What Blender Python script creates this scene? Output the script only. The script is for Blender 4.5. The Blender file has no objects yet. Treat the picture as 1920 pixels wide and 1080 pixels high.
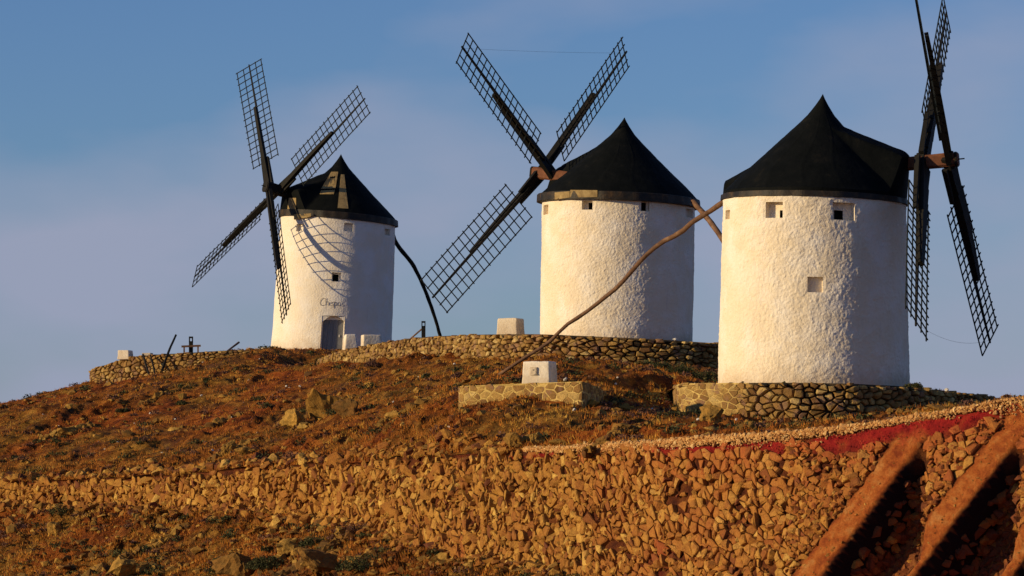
import bpy, bmesh, math, random
import numpy as np
from mathutils import Vector, Matrix

random.seed(7)
RNG = np.random.default_rng(7)
scene = bpy.context.scene
COL = scene.collection

# ------------------------------------------------------------------ camera, light, sky
FC = 7100.0                                  # focal length in pixels of the 1920 wide photograph
PITCH = math.atan(360.0 / FC)
cam = bpy.data.cameras.new('camera')
cam.sensor_width = 36.0
cam.lens = 36.0 * FC / 1920.0
cam.clip_start = 1.0
cam.clip_end = 12000.0
cam_ob = bpy.data.objects.new('camera', cam)
COL.objects.link(cam_ob)
cam_ob.rotation_euler = (math.pi / 2 + PITCH, 0, 0)
scene.camera = cam_ob

SUN_EL = math.radians(14.5)
SUN_AZ = math.atan2(-0.945, -0.325)          # direction to the sun, clockwise from +Y
sun_dir = Vector((math.sin(SUN_AZ) * math.cos(SUN_EL), math.cos(SUN_AZ) * math.cos(SUN_EL), math.sin(SUN_EL)))
sun = bpy.data.lights.new('sun', 'SUN')
sun.energy = 4.7
sun.angle = math.radians(0.55)
sun.color = (1.0, 0.76, 0.43)
sun_ob = bpy.data.objects.new('sun', sun)
COL.objects.link(sun_ob)
sun_ob.rotation_euler = sun_dir.to_track_quat('Z', 'Y').to_euler()

world = bpy.data.worlds.new('World')
scene.world = world
world.use_nodes = True
wn, wl = world.node_tree.nodes, world.node_tree.links
wn.clear()
w_out = wn.new('ShaderNodeOutputWorld')
w_bg = wn.new('ShaderNodeBackground')
w_bg.inputs['Strength'].default_value = 0.077
w_sky = wn.new('ShaderNodeTexSky')
w_sky.sky_type = 'NISHITA'
w_sky.sun_disc = False
w_sky.sun_elevation = SUN_EL
w_sky.sun_rotation = SUN_AZ % (2 * math.pi)
w_sky.altitude = 800
w_sky.air_density = 1.0
w_sky.dust_density = 0.6
w_sky.ozone_density = 2.2
# thin high cloud veil: soft noise in the sky direction, stretched sideways
w_tc = wn.new('ShaderNodeTexCoord')
w_map = wn.new('ShaderNodeMapping')
w_map.inputs['Scale'].default_value = (8.0, 8.0, 19.0)
w_map.inputs['Rotation'].default_value = (0.0, 0.25, 0.0)
w_map.inputs['Location'].default_value = (0.4, 0.0, 1.35)
w_noise = wn.new('ShaderNodeTexNoise')
w_noise.inputs['Scale'].default_value = 1.0
w_noise.inputs['Detail'].default_value = 5.0
w_noise.inputs['Roughness'].default_value = 0.45
w_ramp = wn.new('ShaderNodeValToRGB')
w_ramp.color_ramp.elements[0].position = 0.43
w_ramp.color_ramp.elements[0].color = (0, 0, 0, 1)
w_ramp.color_ramp.elements[1].position = 0.72
w_ramp.color_ramp.elements[1].color = (0.9, 0.9, 0.9, 1)
w_tint = wn.new('ShaderNodeMixRGB')
w_tint.blend_type = 'MULTIPLY'
w_tint.inputs['Fac'].default_value = 1.0
w_tint.inputs['Color2'].default_value = (0.66, 0.86, 1.28, 1)
w_mix = wn.new('ShaderNodeMixRGB')
w_mix.inputs['Color2'].default_value = (4.15, 4.55, 6.2, 1)
wl.new(w_tc.outputs['Generated'], w_map.inputs['Vector'])
wl.new(w_map.outputs['Vector'], w_noise.inputs['Vector'])
# the veil thickens towards the horizon
w_sep = wn.new('ShaderNodeSeparateXYZ')
w_low = wn.new('ShaderNodeMath')
w_low.operation = 'MULTIPLY_ADD'
w_low.use_clamp = False
w_low.inputs[1].default_value = -2.2
w_low.inputs[2].default_value = 0.22
w_max = wn.new('ShaderNodeMath')
w_max.operation = 'MAXIMUM'
w_max.inputs[1].default_value = -0.12
w_add = wn.new('ShaderNodeMath')
w_add.operation = 'ADD'
wl.new(w_tc.outputs['Generated'], w_sep.inputs['Vector'])
wl.new(w_sep.outputs['Z'], w_low.inputs[0])
wl.new(w_low.outputs[0], w_max.inputs[0])
wl.new(w_max.outputs[0], w_add.inputs[0])
wl.new(w_noise.outputs['Fac'], w_add.inputs[1])
wl.new(w_add.outputs[0], w_ramp.inputs['Fac'])
wl.new(w_sky.outputs['Color'], w_tint.inputs['Color1'])
wl.new(w_tint.outputs['Color'], w_mix.inputs['Color1'])
wl.new(w_ramp.outputs['Color'], w_mix.inputs['Fac'])
wl.new(w_mix.outputs['Color'], w_bg.inputs['Color'])
wl.new(w_bg.outputs['Background'], w_out.inputs['Surface'])

scene.view_settings.view_transform = 'Standard'
scene.view_settings.look = 'None'
scene.view_settings.exposure = 0.0
scene.view_settings.gamma = 1.0
scene.view_settings.use_curve_mapping = False


def at(px, py, Y):
    """world point seen at photograph pixel (px, py) at distance Y in front of the camera"""
    u = (px - 960.0) / FC
    v = (540.0 - py) / FC
    d = np.array([u, math.cos(PITCH) - v * math.sin(PITCH), math.sin(PITCH) + v * math.cos(PITCH)])
    return d * (Y / d[1])


def project(P):
    P = np.atleast_2d(P)
    x, y, z = P[:, 0], P[:, 1], P[:, 2]
    d = y * math.cos(PITCH) + z * math.sin(PITCH)
    v = -y * math.sin(PITCH) + z * math.cos(PITCH)
    return 960 + FC * x / d, 540 - FC * v / d


# ------------------------------------------------------------------ noise
_PERM = np.random.default_rng(3).permutation(512).astype(np.int64)
_PERM = np.concatenate([_PERM, _PERM])
_G = np.random.default_rng(4).normal(size=(512, 3))
_G /= np.linalg.norm(_G, axis=1)[:, None]


def perlin(P):
    P = np.asarray(P, float)
    I = np.floor(P).astype(np.int64)
    f = P - I
    I &= 511
    w = f * f * f * (f * (f * 6 - 15) + 10)
    out = 0
    for dx in (0, 1):
        for dy in (0, 1):
            for dz in (0, 1):
                h = _PERM[(_PERM[(_PERM[(I[:, 0] + dx) & 511] + I[:, 1] + dy) & 511] + I[:, 2] + dz) & 511]
                g = _G[h]
                dot = g[:, 0] * (f[:, 0] - dx) + g[:, 1] * (f[:, 1] - dy) + g[:, 2] * (f[:, 2] - dz)
                wt = (w[:, 0] if dx else 1 - w[:, 0]) * (w[:, 1] if dy else 1 - w[:, 1]) * (w[:, 2] if dz else 1 - w[:, 2])
                out = out + dot * wt
    return out


def fbm(P, octv=4, gain=0.5):
    P = np.asarray(P, float)
    a, s, o = 1.0, 1.0, 0
    for i in range(octv):
        o = o + a * perlin(P * s + i * 17.3)
        a *= gain
        s *= 2.03
    return o


def sstep(a, b, x):
    t = np.clip((np.asarray(x, float) - a) / (b - a), 0, 1)
    return t * t * (3 - 2 * t)


# ------------------------------------------------------------------ materials
def new_mat(name, rough=0.9, spec=0.2):
    m = bpy.data.materials.new(name)
    m.use_nodes = True
    n = m.node_tree.nodes
    b = n['Principled BSDF']
    b.inputs['Roughness'].default_value = rough
    b.inputs['Specular IOR Level'].default_value = spec
    return m, n, m.node_tree.links, b


def coords(n, l, scale=(1, 1, 1)):
    tc = n.new('ShaderNodeTexCoord')
    mp = n.new('ShaderNodeMapping')
    mp.inputs['Scale'].default_value = scale
    l.new(tc.outputs['Object'], mp.inputs['Vector'])
    return mp.outputs['Vector']


def noise_node(n, l, vec, scale, detail=4, rough=0.55):
    t = n.new('ShaderNodeTexNoise')
    t.inputs['Scale'].default_value = scale
    t.inputs['Detail'].default_value = detail
    t.inputs['Roughness'].default_value = rough
    l.new(vec, t.inputs['Vector'])
    return t.outputs['Fac']


def ramp_node(n, l, fac, stops):
    r = n.new('ShaderNodeValToRGB')
    e = r.color_ramp.elements
    while len(e) < len(stops):
        e.new(0.5)
    for el, (p, c) in zip(e, stops):
        el.position = p
        el.color = (*c, 1)
    l.new(fac, r.inputs['Fac'])
    return r.outputs['Color']


def mix_node(n, l, fac, a, b, mode='MIX'):
    m = n.new('ShaderNodeMixRGB')
    m.blend_type = mode
    if isinstance(fac, (int, float)):
        m.inputs['Fac'].default_value = fac
    else:
        l.new(fac, m.inputs['Fac'])
    for s, v in (('Color1', a), ('Color2', b)):
        if isinstance(v, tuple):
            m.inputs[s].default_value = (*v, 1)
        else:
            l.new(v, m.inputs[s])
    return m.outputs['Color']


def bump_node(n, l, b, height, strength, dist):
    bp = n.new('ShaderNodeBump')
    bp.inputs['Strength'].default_value = strength
    bp.inputs['Distance'].default_value = dist
    l.new(height, bp.inputs['Height'])
    l.new(bp.outputs['Normal'], b.inputs['Normal'])


def attr_node(n, name):
    a = n.new('ShaderNodeAttribute')
    a.attribute_name = name
    return a.outputs['Fac']


def stone_mat(name, stops, stain=(0.05, 0.03, 0.02), stain_amt=0.5, scale=5.0, hue_amt=0.0):
    m, n, l, b = new_mat(name, 0.92, 0.15)
    v = coords(n, l)
    base = ramp_node(n, l, attr_node(n, 'tone'), stops)
    nz = noise_node(n, l, v, scale, 5, 0.6)
    r = ramp_node(n, l, nz, [(0.38, (stain_amt,) * 3), (0.62, (0, 0, 0))])
    c = mix_node(n, l, r, base, stain)
    hue = noise_node(n, l, v, scale * 0.45, 2, 0.4)
    c = mix_node(n, l, ramp_node(n, l, hue, [(0.56, (0, 0, 0)), (0.64, (hue_amt,) * 3)]), c, (0.27, 0.15, 0.10))
    c = mix_node(n, l, attr_node(n, 'redness'), c, (0.40, 0.095, 0.028))
    nz2 = noise_node(n, l, v, scale * 4, 3)
    c = mix_node(n, l, 0.5, c, ramp_node(n, l, nz2, [(0.3, (0.45, 0.45, 0.45)), (0.7, (1, 1, 1))]), 'MULTIPLY')
    l.new(c, b.inputs['Base Color'])
    bump_node(n, l, b, noise_node(n, l, v, scale * 5, 4, 0.65), 0.8, 0.04)
    return m


M_RUBBLE = stone_mat('rubble_stone', [(0.0, (0.148, 0.051, 0.024)), (0.3, (0.34, 0.136, 0.028)), (0.65, (0.476, 0.239, 0.044)), (1.0, (0.658, 0.41, 0.096))],
                     (0.16, 0.045, 0.018), 0.45)
M_TERRACE = stone_mat('terrace_stone', [(0.0, (0.161, 0.077, 0.028)), (0.35, (0.322, 0.175, 0.056)), (0.7, (0.46, 0.284, 0.084)), (1.0, (0.644, 0.459, 0.178))],
                      (0.13, 0.08, 0.03), 0.45, hue_amt=0.65)
M_ROCK = stone_mat('field_rock', [(0.0, (0.134, 0.056, 0.017)), (0.5, (0.363, 0.185, 0.035)), (1.0, (0.618, 0.359, 0.075))], (0.08, 0.06, 0.02), 0.5, 3.0)
M_PEBBLE = stone_mat('pale_gravel', [(0.0, (0.478, 0.21, 0.062)), (0.5, (0.724, 0.4, 0.136)), (1.0, (0.9, 0.627, 0.273))], (0.45, 0.2, 0.1), 0.2, 9.0)
M_WHITE_STONE = stone_mat('white_stone', [(0, (0.75, 0.7, 0.6)), (1, (0.8, 0.76, 0.68))], (0.6, 0.5, 0.38), 0.3, 9.0)


def plaster_mat(name, tint=(0.83, 0.765, 0.655), dirt=0.8, bump=1.0, off=0.0):
    m, n, l, b = new_mat(name, 0.88, 0.2)
    v = coords(n, l)
    patch = noise_node(n, l, v, 0.9, 5, 0.6)
    c = mix_node(n, l, ramp_node(n, l, patch, [(0.42, (dirt,) * 3), (0.66, (0, 0, 0))]), tint, (0.76, 0.64, 0.45))
    v2 = coords(n, l, (2.2, 2.2, 0.35))
    streak = noise_node(n, l, v2, 2.0, 5, 0.6)
    c = mix_node(n, l, ramp_node(n, l, streak, [(0.62, (0, 0, 0)), (0.85, (0.45,) * 3)]), c, (0.52, 0.43, 0.36))
    sx = n.new('ShaderNodeSeparateXYZ')
    l.new(v, sx.inputs['Vector'])
    ma = n.new('ShaderNodeMath')
    ma.operation = 'MULTIPLY_ADD'
    ma.inputs[1].default_value = 0.55
    l.new(sx.outputs['Z'], ma.inputs[0])
    l.new(noise_node(n, l, v, 2.5, 6, 0.7), ma.inputs[2])
    c = mix_node(n, l, ramp_node(n, l, ma.outputs[0], [(0.55, (0.65,) * 3), (0.95, (0, 0, 0))]), c, (0.50, 0.38, 0.24))
    spots = noise_node(n, l, v, 5.5, 4, 0.6)
    c = mix_node(n, l, ramp_node(n, l, spots, [(0.70, (0, 0, 0)), (0.76, (0.55,) * 3)]), c, (0.42, 0.32, 0.24))
    l.new(c, b.inputs['Base Color'])
    h1 = noise_node(n, l, v, 9.0, 4, 0.6)
    bump_node(n, l, b, h1, 0.8 * bump, 0.06)
    return m


M_PLASTER = plaster_mat('whitewashed_plaster')
M_PLASTER_OLD = plaster_mat('worn_whitewash', (0.80, 0.76, 0.69), 0.55, 0.7)
M_BLOCK = plaster_mat('whitewashed_block', (0.84, 0.79, 0.68), 0.3, 0.5)
M_BLOCK_TAN = plaster_mat('weathered_block', (0.60, 0.53, 0.43), 0.4, 0.6)

m, n, l, b = new_mat('tarred_roof', 0.8, 0.08)
v = coords(n, l)
c = ramp_node(n, l, noise_node(n, l, v, 1.6, 6, 0.65), [(0.35, (0.002, 0.003, 0.003)), (0.58, (0.004, 0.005, 0.005)), (0.72, (0.012, 0.011, 0.008)), (0.86, (0.04, 0.028, 0.014))])
l.new(c, b.inputs['Base Color'])
bump_node(n, l, b, noise_node(n, l, v, 4.0, 5, 0.6), 0.5, 0.05)
M_TAR = m

m, n, l, b = new_mat('cap_rim_board', 0.6, 0.3)
v = coords(n, l)
c = ramp_node(n, l, noise_node(n, l, v, 2.3, 6, 0.7), [(0.38, (0.006, 0.006, 0.005)), (0.58, (0.025, 0.016, 0.008)), (0.75, (0.11, 0.06, 0.02))])
l.new(c, b.inputs['Base Color'])
bump_node(n, l, b, noise_node(n, l, v, 12.0, 4, 0.6), 0.5, 0.03)
M_RIM = m


def wood_mat(name, stops, scale=3.0, rough=0.8):
    m, n, l, b = new_mat(name, rough, 0.25)
    v = coords(n, l, (1, 1, 1))
    c = ramp_node(n, l, noise_node(n, l, v, scale, 6, 0.7), stops)
    l.new(c, b.inputs['Base Color'])
    bump_node(n, l, b, noise_node(n, l, v, scale * 9, 4, 0.6), 0.5, 0.02)
    return m


M_DARKWOOD = wood_mat('dark_weathered_timber', [(0.3, (0.005, 0.006, 0.005)), (0.6, (0.012, 0.010, 0.007)), (0.8, (0.035, 0.022, 0.012))])
M_LATH = wood_mat('dark_lath', [(0.3, (0.007, 0.012, 0.013)), (0.7, (0.016, 0.018, 0.016))])
M_REDWOOD = wood_mat('reddish_timber', [(0.3, (0.08, 0.030, 0.015)), (0.6, (0.17, 0.065, 0.03)), (0.8, (0.26, 0.13, 0.06))])
M_POLEWOOD = wood_mat('brown_pole_timber', [(0.3, (0.07, 0.035, 0.02)), (0.55, (0.16, 0.085, 0.045)), (0.8, (0.30, 0.19, 0.11))])
M_BAREWOOD = wood_mat('bare_roof_boards', [(0.3, (0.18, 0.12, 0.05)), (0.6, (0.34, 0.24, 0.10)), (0.8, (0.45, 0.34, 0.17))], 4.0)
M_GREYDOOR = wood_mat('grey_painted_door', [(0.3, (0.15, 0.15, 0.15)), (0.6, (0.20, 0.20, 0.20)), (0.8, (0.26, 0.25, 0.24))], 2.0, 0.6)
M_INK = wood_mat('faded_black_paint', [(0.3, (0.12, 0.10, 0.08)), (0.7, (0.42, 0.36, 0.28))], 9.0)
M_DARK = wood_mat('dark_interior', [(0.3, (0.012, 0.010, 0.008)), (0.7, (0.03, 0.024, 0.018))])
M_ROPE = wood_mat('thin_rope', [(0.3, (0.14, 0.13, 0.12)), (0.7, (0.2, 0.19, 0.17))])

# ground
m, n, l, b = new_mat('hillside_earth', 0.95, 0.1)
v = coords(n, l, (1, 1, 1))
big = noise_node(n, l, coords(n, l, (1.0, 0.45, 1.0)), 0.30, 6, 0.62)
mid = noise_node(n, l, v, 1.1, 6, 0.62)
fin = noise_node(n, l, v, 7.0, 5, 0.65)
c1 = ramp_node(n, l, mid, [(0.36, (0.073, 0.026, 0.009)), (0.47, (0.29, 0.096, 0.018)), (0.58, (0.522, 0.187, 0.029)), (0.70, (0.698, 0.325, 0.063))])
c2 = ramp_node(n, l, mid, [(0.36, (0.074, 0.038, 0.009)), (0.50, (0.31, 0.152, 0.023)), (0.66, (0.62, 0.328, 0.061))])
c3 = ramp_node(n, l, mid, [(0.36, (0.101, 0.023, 0.009)), (0.50, (0.421, 0.1, 0.016)), (0.68, (0.726, 0.211, 0.036))])
c = mix_node(n, l, ramp_node(n, l, big, [(0.45, (0, 0, 0)), (0.57, (0.9, 0.9, 0.9))]), c1, c2)
purp = noise_node(n, l, coords(n, l, (1.0, 0.5, 1.0)), 0.55, 5, 0.6)
c = mix_node(n, l, ramp_node(n, l, purp, [(0.54, (0, 0, 0)), (0.66, (0.7, 0.7, 0.7))]), c, (0.12, 0.050, 0.035))
c = mix_node(n, l, attr_node(n, 'rust'), c, c3)
c = mix_node(n, l, 0.75, c, ramp_node(n, l, fin, [(0.3, (0.35, 0.33, 0.33)), (0.65, (1, 1, 1))]), 'MULTIPLY')
l.new(c, b.inputs['Base Color'])
bump_node(n, l, b, noise_node(n, l, v, 6.0, 8, 0.78), 1.0, 0.40)
M_GROUND = m

m, n, l, b = new_mat('embankment_earth', 0.95, 0.1)
v = coords(n, l)
mid = noise_node(n, l, v, 2.2, 7, 0.65)
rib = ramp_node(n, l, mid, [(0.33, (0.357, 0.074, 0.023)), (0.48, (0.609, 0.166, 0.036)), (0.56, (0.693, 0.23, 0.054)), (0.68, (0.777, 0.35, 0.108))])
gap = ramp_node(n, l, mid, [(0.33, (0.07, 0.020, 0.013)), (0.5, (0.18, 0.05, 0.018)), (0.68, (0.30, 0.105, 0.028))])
gap = mix_node(n, l, attr_node(n, 'gully'), gap, (0.025, 0.014, 0.016))  # painted shade: earth goes near black on the gully floor and flank
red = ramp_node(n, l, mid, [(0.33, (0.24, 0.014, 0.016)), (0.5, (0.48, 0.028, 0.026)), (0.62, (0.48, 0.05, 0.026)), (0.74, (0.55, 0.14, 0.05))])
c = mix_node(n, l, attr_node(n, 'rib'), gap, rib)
c = mix_node(n, l, attr_node(n, 'red'), c, red)
l.new(c, b.inputs['Base Color'])
bump_node(n, l, b, noise_node(n, l, v, 6.0, 8, 0.78), 1.0, 0.30)
M_BANK = m

M_MORTAR = stone_mat('lime_mortar', [(0, (0.60, 0.43, 0.14)), (1, (0.68, 0.49, 0.17))], (0.42, 0.27, 0.08), 0.5, 3.0)
M_CORE = stone_mat('dark_wall_core', [(0, (0.06, 0.04, 0.02)), (1, (0.12, 0.08, 0.04))], (0.03, 0.02, 0.01), 0.5, 3.0)


def veg_mat(name, stops):
    m, n, l, b = new_mat(name, 0.85, 0.1)
    c = ramp_node(n, l, attr_node(n, 'tone'), stops)
    l.new(c, b.inputs['Base Color'])
    return m


M_GRASS = veg_mat('dry_grass', [(0.0, (0.085, 0.03, 0.013)), (0.3, (0.3, 0.094, 0.017)), (0.55, (0.486, 0.177, 0.027)), (0.8, (0.428, 0.248, 0.041)), (1.0, (0.656, 0.391, 0.083))])
M_SHRUB = veg_mat('dark_shrub', [(0.0, (0.022, 0.028, 0.012)), (0.5, (0.05, 0.055, 0.022)), (1.0, (0.14, 0.12, 0.045))])
M_DRYSHRUB = veg_mat('purple_brown_scrub', [(0.0, (0.05, 0.025, 0.025)), (0.5, (0.12, 0.055, 0.04)), (1.0, (0.22, 0.12, 0.06))])
M_REDLEAF = veg_mat('crimson_plants', [(0.0, (0.16, 0.010, 0.014)), (0.5, (0.40, 0.020, 0.024)), (1.0, (0.52, 0.10, 0.04))])


# ------------------------------------------------------------------ mesh helpers
def mesh_obj(name, verts, faces, mats, parent=None, smooth=False, tone=None, mat_idx=None):
    me = bpy.data.meshes.new(name)
    verts = np.asarray(verts, dtype=np.float64)
    me.from_pydata(verts.tolist() if not isinstance(verts, list) else verts, [], faces if isinstance(faces, list) else faces.tolist())
    if not isinstance(mats, (list, tuple)):
        mats = [mats]
    for mm in mats:
        me.materials.append(mm)
    if mat_idx is not None:
        me.polygons.foreach_set('material_index', np.asarray(mat_idx, dtype=np.int32))
    if smooth:
        me.polygons.foreach_set('use_smooth', np.ones(len(me.polygons), dtype=bool))
    if tone is not None:
        if not isinstance(tone, dict):
            tone = {'tone': tone}
        for k, val in tone.items():
            a = me.attributes.new(k, 'FLOAT', 'POINT')
            a.data.foreach_set('value', np.broadcast_to(np.asarray(val, dtype=np.float32), (len(verts),)).copy())
    me.update()
    o = bpy.data.objects.new(name, me)
    COL.objects.link(o)
    if parent is not None:
        o.parent = parent
    return o


def empty(name, loc=(0, 0, 0)):
    o = bpy.data.objects.new(name, None)
    o.location = loc
    COL.objects.link(o)
    return o


def tag(o, label=None, cat=None, group=None, kind=None):
    if label:
        o['label'] = label
    if cat:
        o['category'] = cat
    if group:
        o['group'] = group
    if kind:
        o['kind'] = kind
    return o


class MB:
    def __init__(self):
        self.v, self.f, self.mi = [], [], []

    def add(self, vs, fs, mi=0):
        k = len(self.v)
        self.v += [tuple(map(float, p)) for p in vs]
        self.f += [tuple(k + i for i in f) for f in fs]
        self.mi += [mi] * len(fs)

    def beam(self, a, b, w0, h0, w1=None, h1=None, up=(0, 0, 1), mi=0, sides=4, ch=0.0):
        """tapered beam between two points; w across, h along 'up'"""
        a, b = np.array(a, float), np.array(b, float)
        w1 = w0 if w1 is None else w1
        h1 = h0 if h1 is None else h1
        d = b - a
        d /= np.linalg.norm(d)
        up = np.array(up, float)
        s = np.cross(d, up)
        if np.linalg.norm(s) < 1e-6:
            s = np.cross(d, (1, 0, 0))
        s /= np.linalg.norm(s)
        t = np.cross(s, d)
        if sides == 4 and ch == 0:
            prof = [(-1, -1), (1, -1), (1, 1), (-1, 1)]
        elif sides == 4:
            c_ = 1 - ch
            prof = [(-c_, -1), (c_, -1), (1, -c_), (1, c_), (c_, 1), (-c_, 1), (-1, c_), (-1, -c_)]
        else:
            prof = [(math.cos(2 * math.pi * i / sides), math.sin(2 * math.pi * i / sides)) for i in range(sides)]
        n_ = len(prof)
        vs = [a + s * x * w0 / 2 + t * y * h0 / 2 for x, y in prof] + [b + s * x * w1 / 2 + t * y * h1 / 2 for x, y in prof]
        fs = [(i, (i + 1) % n_, n_ + (i + 1) % n_, n_ + i) for i in range(n_)]
        fs += [tuple(range(n_))[::-1], tuple(range(n_, 2 * n_))]
        self.add(vs, fs, mi)

    def tube(self, pts, radii, sides=8, mi=0, wob=0.0, seed=0):
        pts = [np.array(p, float) for p in pts]
        k0 = len(self.v)
        vs, fs = [], []
        rr = random.Random(seed)
        for i, p in enumerate(pts):
            d = pts[min(i + 1, len(pts) - 1)] - pts[max(i - 1, 0)]
            d /= np.linalg.norm(d)
            s = np.cross(d, (0, 0, 1.0))
            if np.linalg.norm(s) < 1e-4:
                s = np.cross(d, (0, 1.0, 0))
            s /= np.linalg.norm(s)
            t = np.cross(s, d)
            for k in range(sides):
                a = 2 * math.pi * k / sides
                r = radii[i] * (1 + wob * rr.uniform(-1, 1))
                vs.append(p + s * math.cos(a) * r + t * math.sin(a) * r)
        for i in range(len(pts) - 1):
            for k in range(sides):
                k2 = (k + 1) % sides
                fs.append((i * sides + k, i * sides + k2, (i + 1) * sides + k2, (i + 1) * sides + k))
        fs.append(tuple(range(sides))[::-1])
        fs.append(tuple((len(pts) - 1) * sides + k for k in range(sides)))
        self.add(vs, fs, mi)

    def build(self, name, mats, parent=None, smooth=False, tone=None):
        return mesh_obj(name, self.v, self.f, mats, parent, smooth, tone, self.mi)


def resample(pts, n):
    """smooth curve (Catmull-Rom) through points, n samples evenly by chord"""
    P = np.array(pts, float)
    t = np.concatenate([[0], np.cumsum(np.linalg.norm(np.diff(P, axis=0), axis=1))])
    tt = np.linspace(0, t[-1], n)
    # tangents
    m_ = np.gradient(P, t, axis=0) if len(P) > 2 else np.repeat((P[1:] - P[:1]) / t[-1], 2, 0)
    idx = np.clip(np.searchsorted(t, tt, 'right') - 1, 0, len(t) - 2)
    h = (t[idx + 1] - t[idx])[:, None]
    s = ((tt - t[idx]) / (t[idx + 1] - t[idx]))[:, None]
    return ((2 * s ** 3 - 3 * s ** 2 + 1) * P[idx] + (s ** 3 - 2 * s ** 2 + s) * h * m_[idx]
            + (-2 * s ** 3 + 3 * s ** 2) * P[idx + 1] + (s ** 3 - s ** 2) * h * m_[idx + 1])


# ------------------------------------------------------------------ terrain control
EDGE_TOP = [(-700, 1000, 185), (-400, 930, 180), (-150, 912, 172), (0, 905, 165), (150, 899, 160), (300, 891, 155), (430, 882, 149), (560, 870, 143), (760, 857, 132), (880, 853, 126), (960, 848, 122),
            (1100, 838, 117), (1200, 831, 114), (1300, 825, 111.5), (1400, 819, 109.5), (1500, 811, 108), (1600, 801, 106.8), (1700, 787, 105.8), (1800, 770, 105), (1890, 753, 104.4),
            (1960, 742, 104), (2150, 738, 103), (2500, 760, 100), (2900, 900, 98)]
EDGE_BOT = [(-700, 1010, 184.7), (-400, 945, 179.7), (-150, 946, 171.6), (0, 947, 164.6), (150, 950, 159.5), (300, 953, 154.5), (430, 956, 148.4), (560, 964, 142.2), (680, 986, 135.4), (760, 1016, 130.4), (880, 1045, 123.6),
            (1000, 1066, 117.8), (1100, 1090, 114), (1200, 1140, 110.6), (1300, 1200, 107.6), (1400, 1250, 105.3), (1500, 1290, 103.2), (1600, 1320, 101.8), (1700, 1340, 100.6), (1800, 1350, 99.6), (1890, 1355, 99),
            (1960, 1355, 98.6), (2150, 1340, 97.8), (2500, 1300, 96), (2900, 1250, 94)]


def ray_curve(pts):
    P = np.array([at(*p) for p in pts])
    r = P[:, 0] / P[:, 1]
    o = np.argsort(r)
    return r[o], P[o, 1], P[o, 2]


def smooth_interp(r, xs, ys):
    # blend of linear samples either side keeps the line free of sharp corners
    k = 0.0008
    return (np.interp(r - k, xs, ys) + 2 * np.interp(r, xs, ys) + np.interp(r + k, xs, ys)) / 4


TR, TY, TZ = ray_curve(EDGE_TOP)
_r = np.linspace(TR[0], TR[-1], 900)
_y, _z = np.interp(_r, TR, TY), np.interp(_r, TR, TZ)
_px = 960 + FC * _r
_a = (1 - 0.72 * sstep(950, 1150, _px)) * sstep(-300, -100, _px)
_q = np.stack([_px * 0.021, 0 * _px, 0 * _px + 0.5], 1)
_z = _z + _a * (0.22 * fbm(_q, 4, 0.6))
TR, TY, TZ = _r, _y, _z
BR, BY, BZ = ray_curve(EDGE_BOT)

WALL_MID = [(596, 676, 708, 204), (608, 668, 706, 200), (640, 656, 700, 195.5), (700, 645, 690, 188.5), (735, 639, 684, 185), (800, 631, 677, 178.5), (900, 627, 673, 170.5), (1000, 626, 675, 166), (1100, 630, 681, 164.3),
            (1200, 634, 684, 163.9), (1300, 640, 692, 164.4), (1348, 643, 700, 165.4), (1420, 650, 706, 169), (1480, 655, 706, 176)]
WALL_RIGHT = [(1262, 723, 764, 142), (1267, 722, 774, 136.4), (1272, 719, 777, 135.2), (1350, 718, 788, 133.9), (1480, 717, 797, 132), (1600, 719, 800, 131.9), (1700, 724, 800, 133.6), (1760, 730, 798, 135.6), (1830, 739, 796, 138.8), (1890, 748, 792, 142.5),
              (1960, 764, 792, 149), (2040, 782, 800, 158)]
WALL_LEFT = [(171, 695, 720, 210), (176, 690, 722, 206.5), (215, 677, 718, 205), (250, 668, 712, 204), (300, 664, 703, 203), (345, 662, 694, 202.3), (385, 659, 682, 201.8), (425, 657, 672, 201.4), (470, 657, 665, 201.2)]

ctrl = []
for p in EDGE_TOP[1:-1]:
    ctrl.append(at(*p))
for w_ in (WALL_MID, WALL_RIGHT, WALL_LEFT):
    for (px, yt, yb, Y) in w_:
        ctrl.append(at(px, yb, Y))
for p in [(0, 768, 197), (-300, 835, 192), (100, 742, 202), (-600, 905, 190), (510, 659, 216), (570, 663, 213.5), (620, 663, 214), (600, 668, 206), (540, 672, 203), (660, 660, 216), (735, 652, 216),
          (860, 770, 130.0), (960, 773, 128.6), (1095, 774, 127.5), (1150, 770, 130.5), (1000, 790, 125), (1120, 795, 123), (880, 730, 137), (1000, 722, 139), (1150, 728, 140), (1200, 775, 131), (1240, 748, 136), (935, 702, 146), (1230, 705, 150), (1000, 690, 155), (800, 715, 160),
          (800, 780, 145), (600, 780, 165), (300, 800, 178), (100, 820, 180), (1320, 800, 124), (1400, 808, 120), (1550, 806, 118), (1700, 790, 118)]:
    ctrl.append(at(*p))
for x, y, z in [(-60, 250, -2), (-20, 250, 4.5), (0, 250, 5), (20, 235, 4), (45, 220, 1), (60, 180, 0), (-60, 300, -6), (0, 300, 0), (60, 300, -5), (-11, 224, 7.6), (-11, 230, 7.2), (-25, 228, 5.3), (-32, 215, 3.2), (18, 150, 2.6), (30, 140, 2.2), (25, 170, 3), (10, 200, 3.8), (5, 180, 4.8), (2, 195, 4.6), (-3, 212, 5.4), (3, 225, 3.5), (1, 187, 4.9)]:
    ctrl.append(np.array([x, y, z]))
ctrl = np.array(ctrl)


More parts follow.
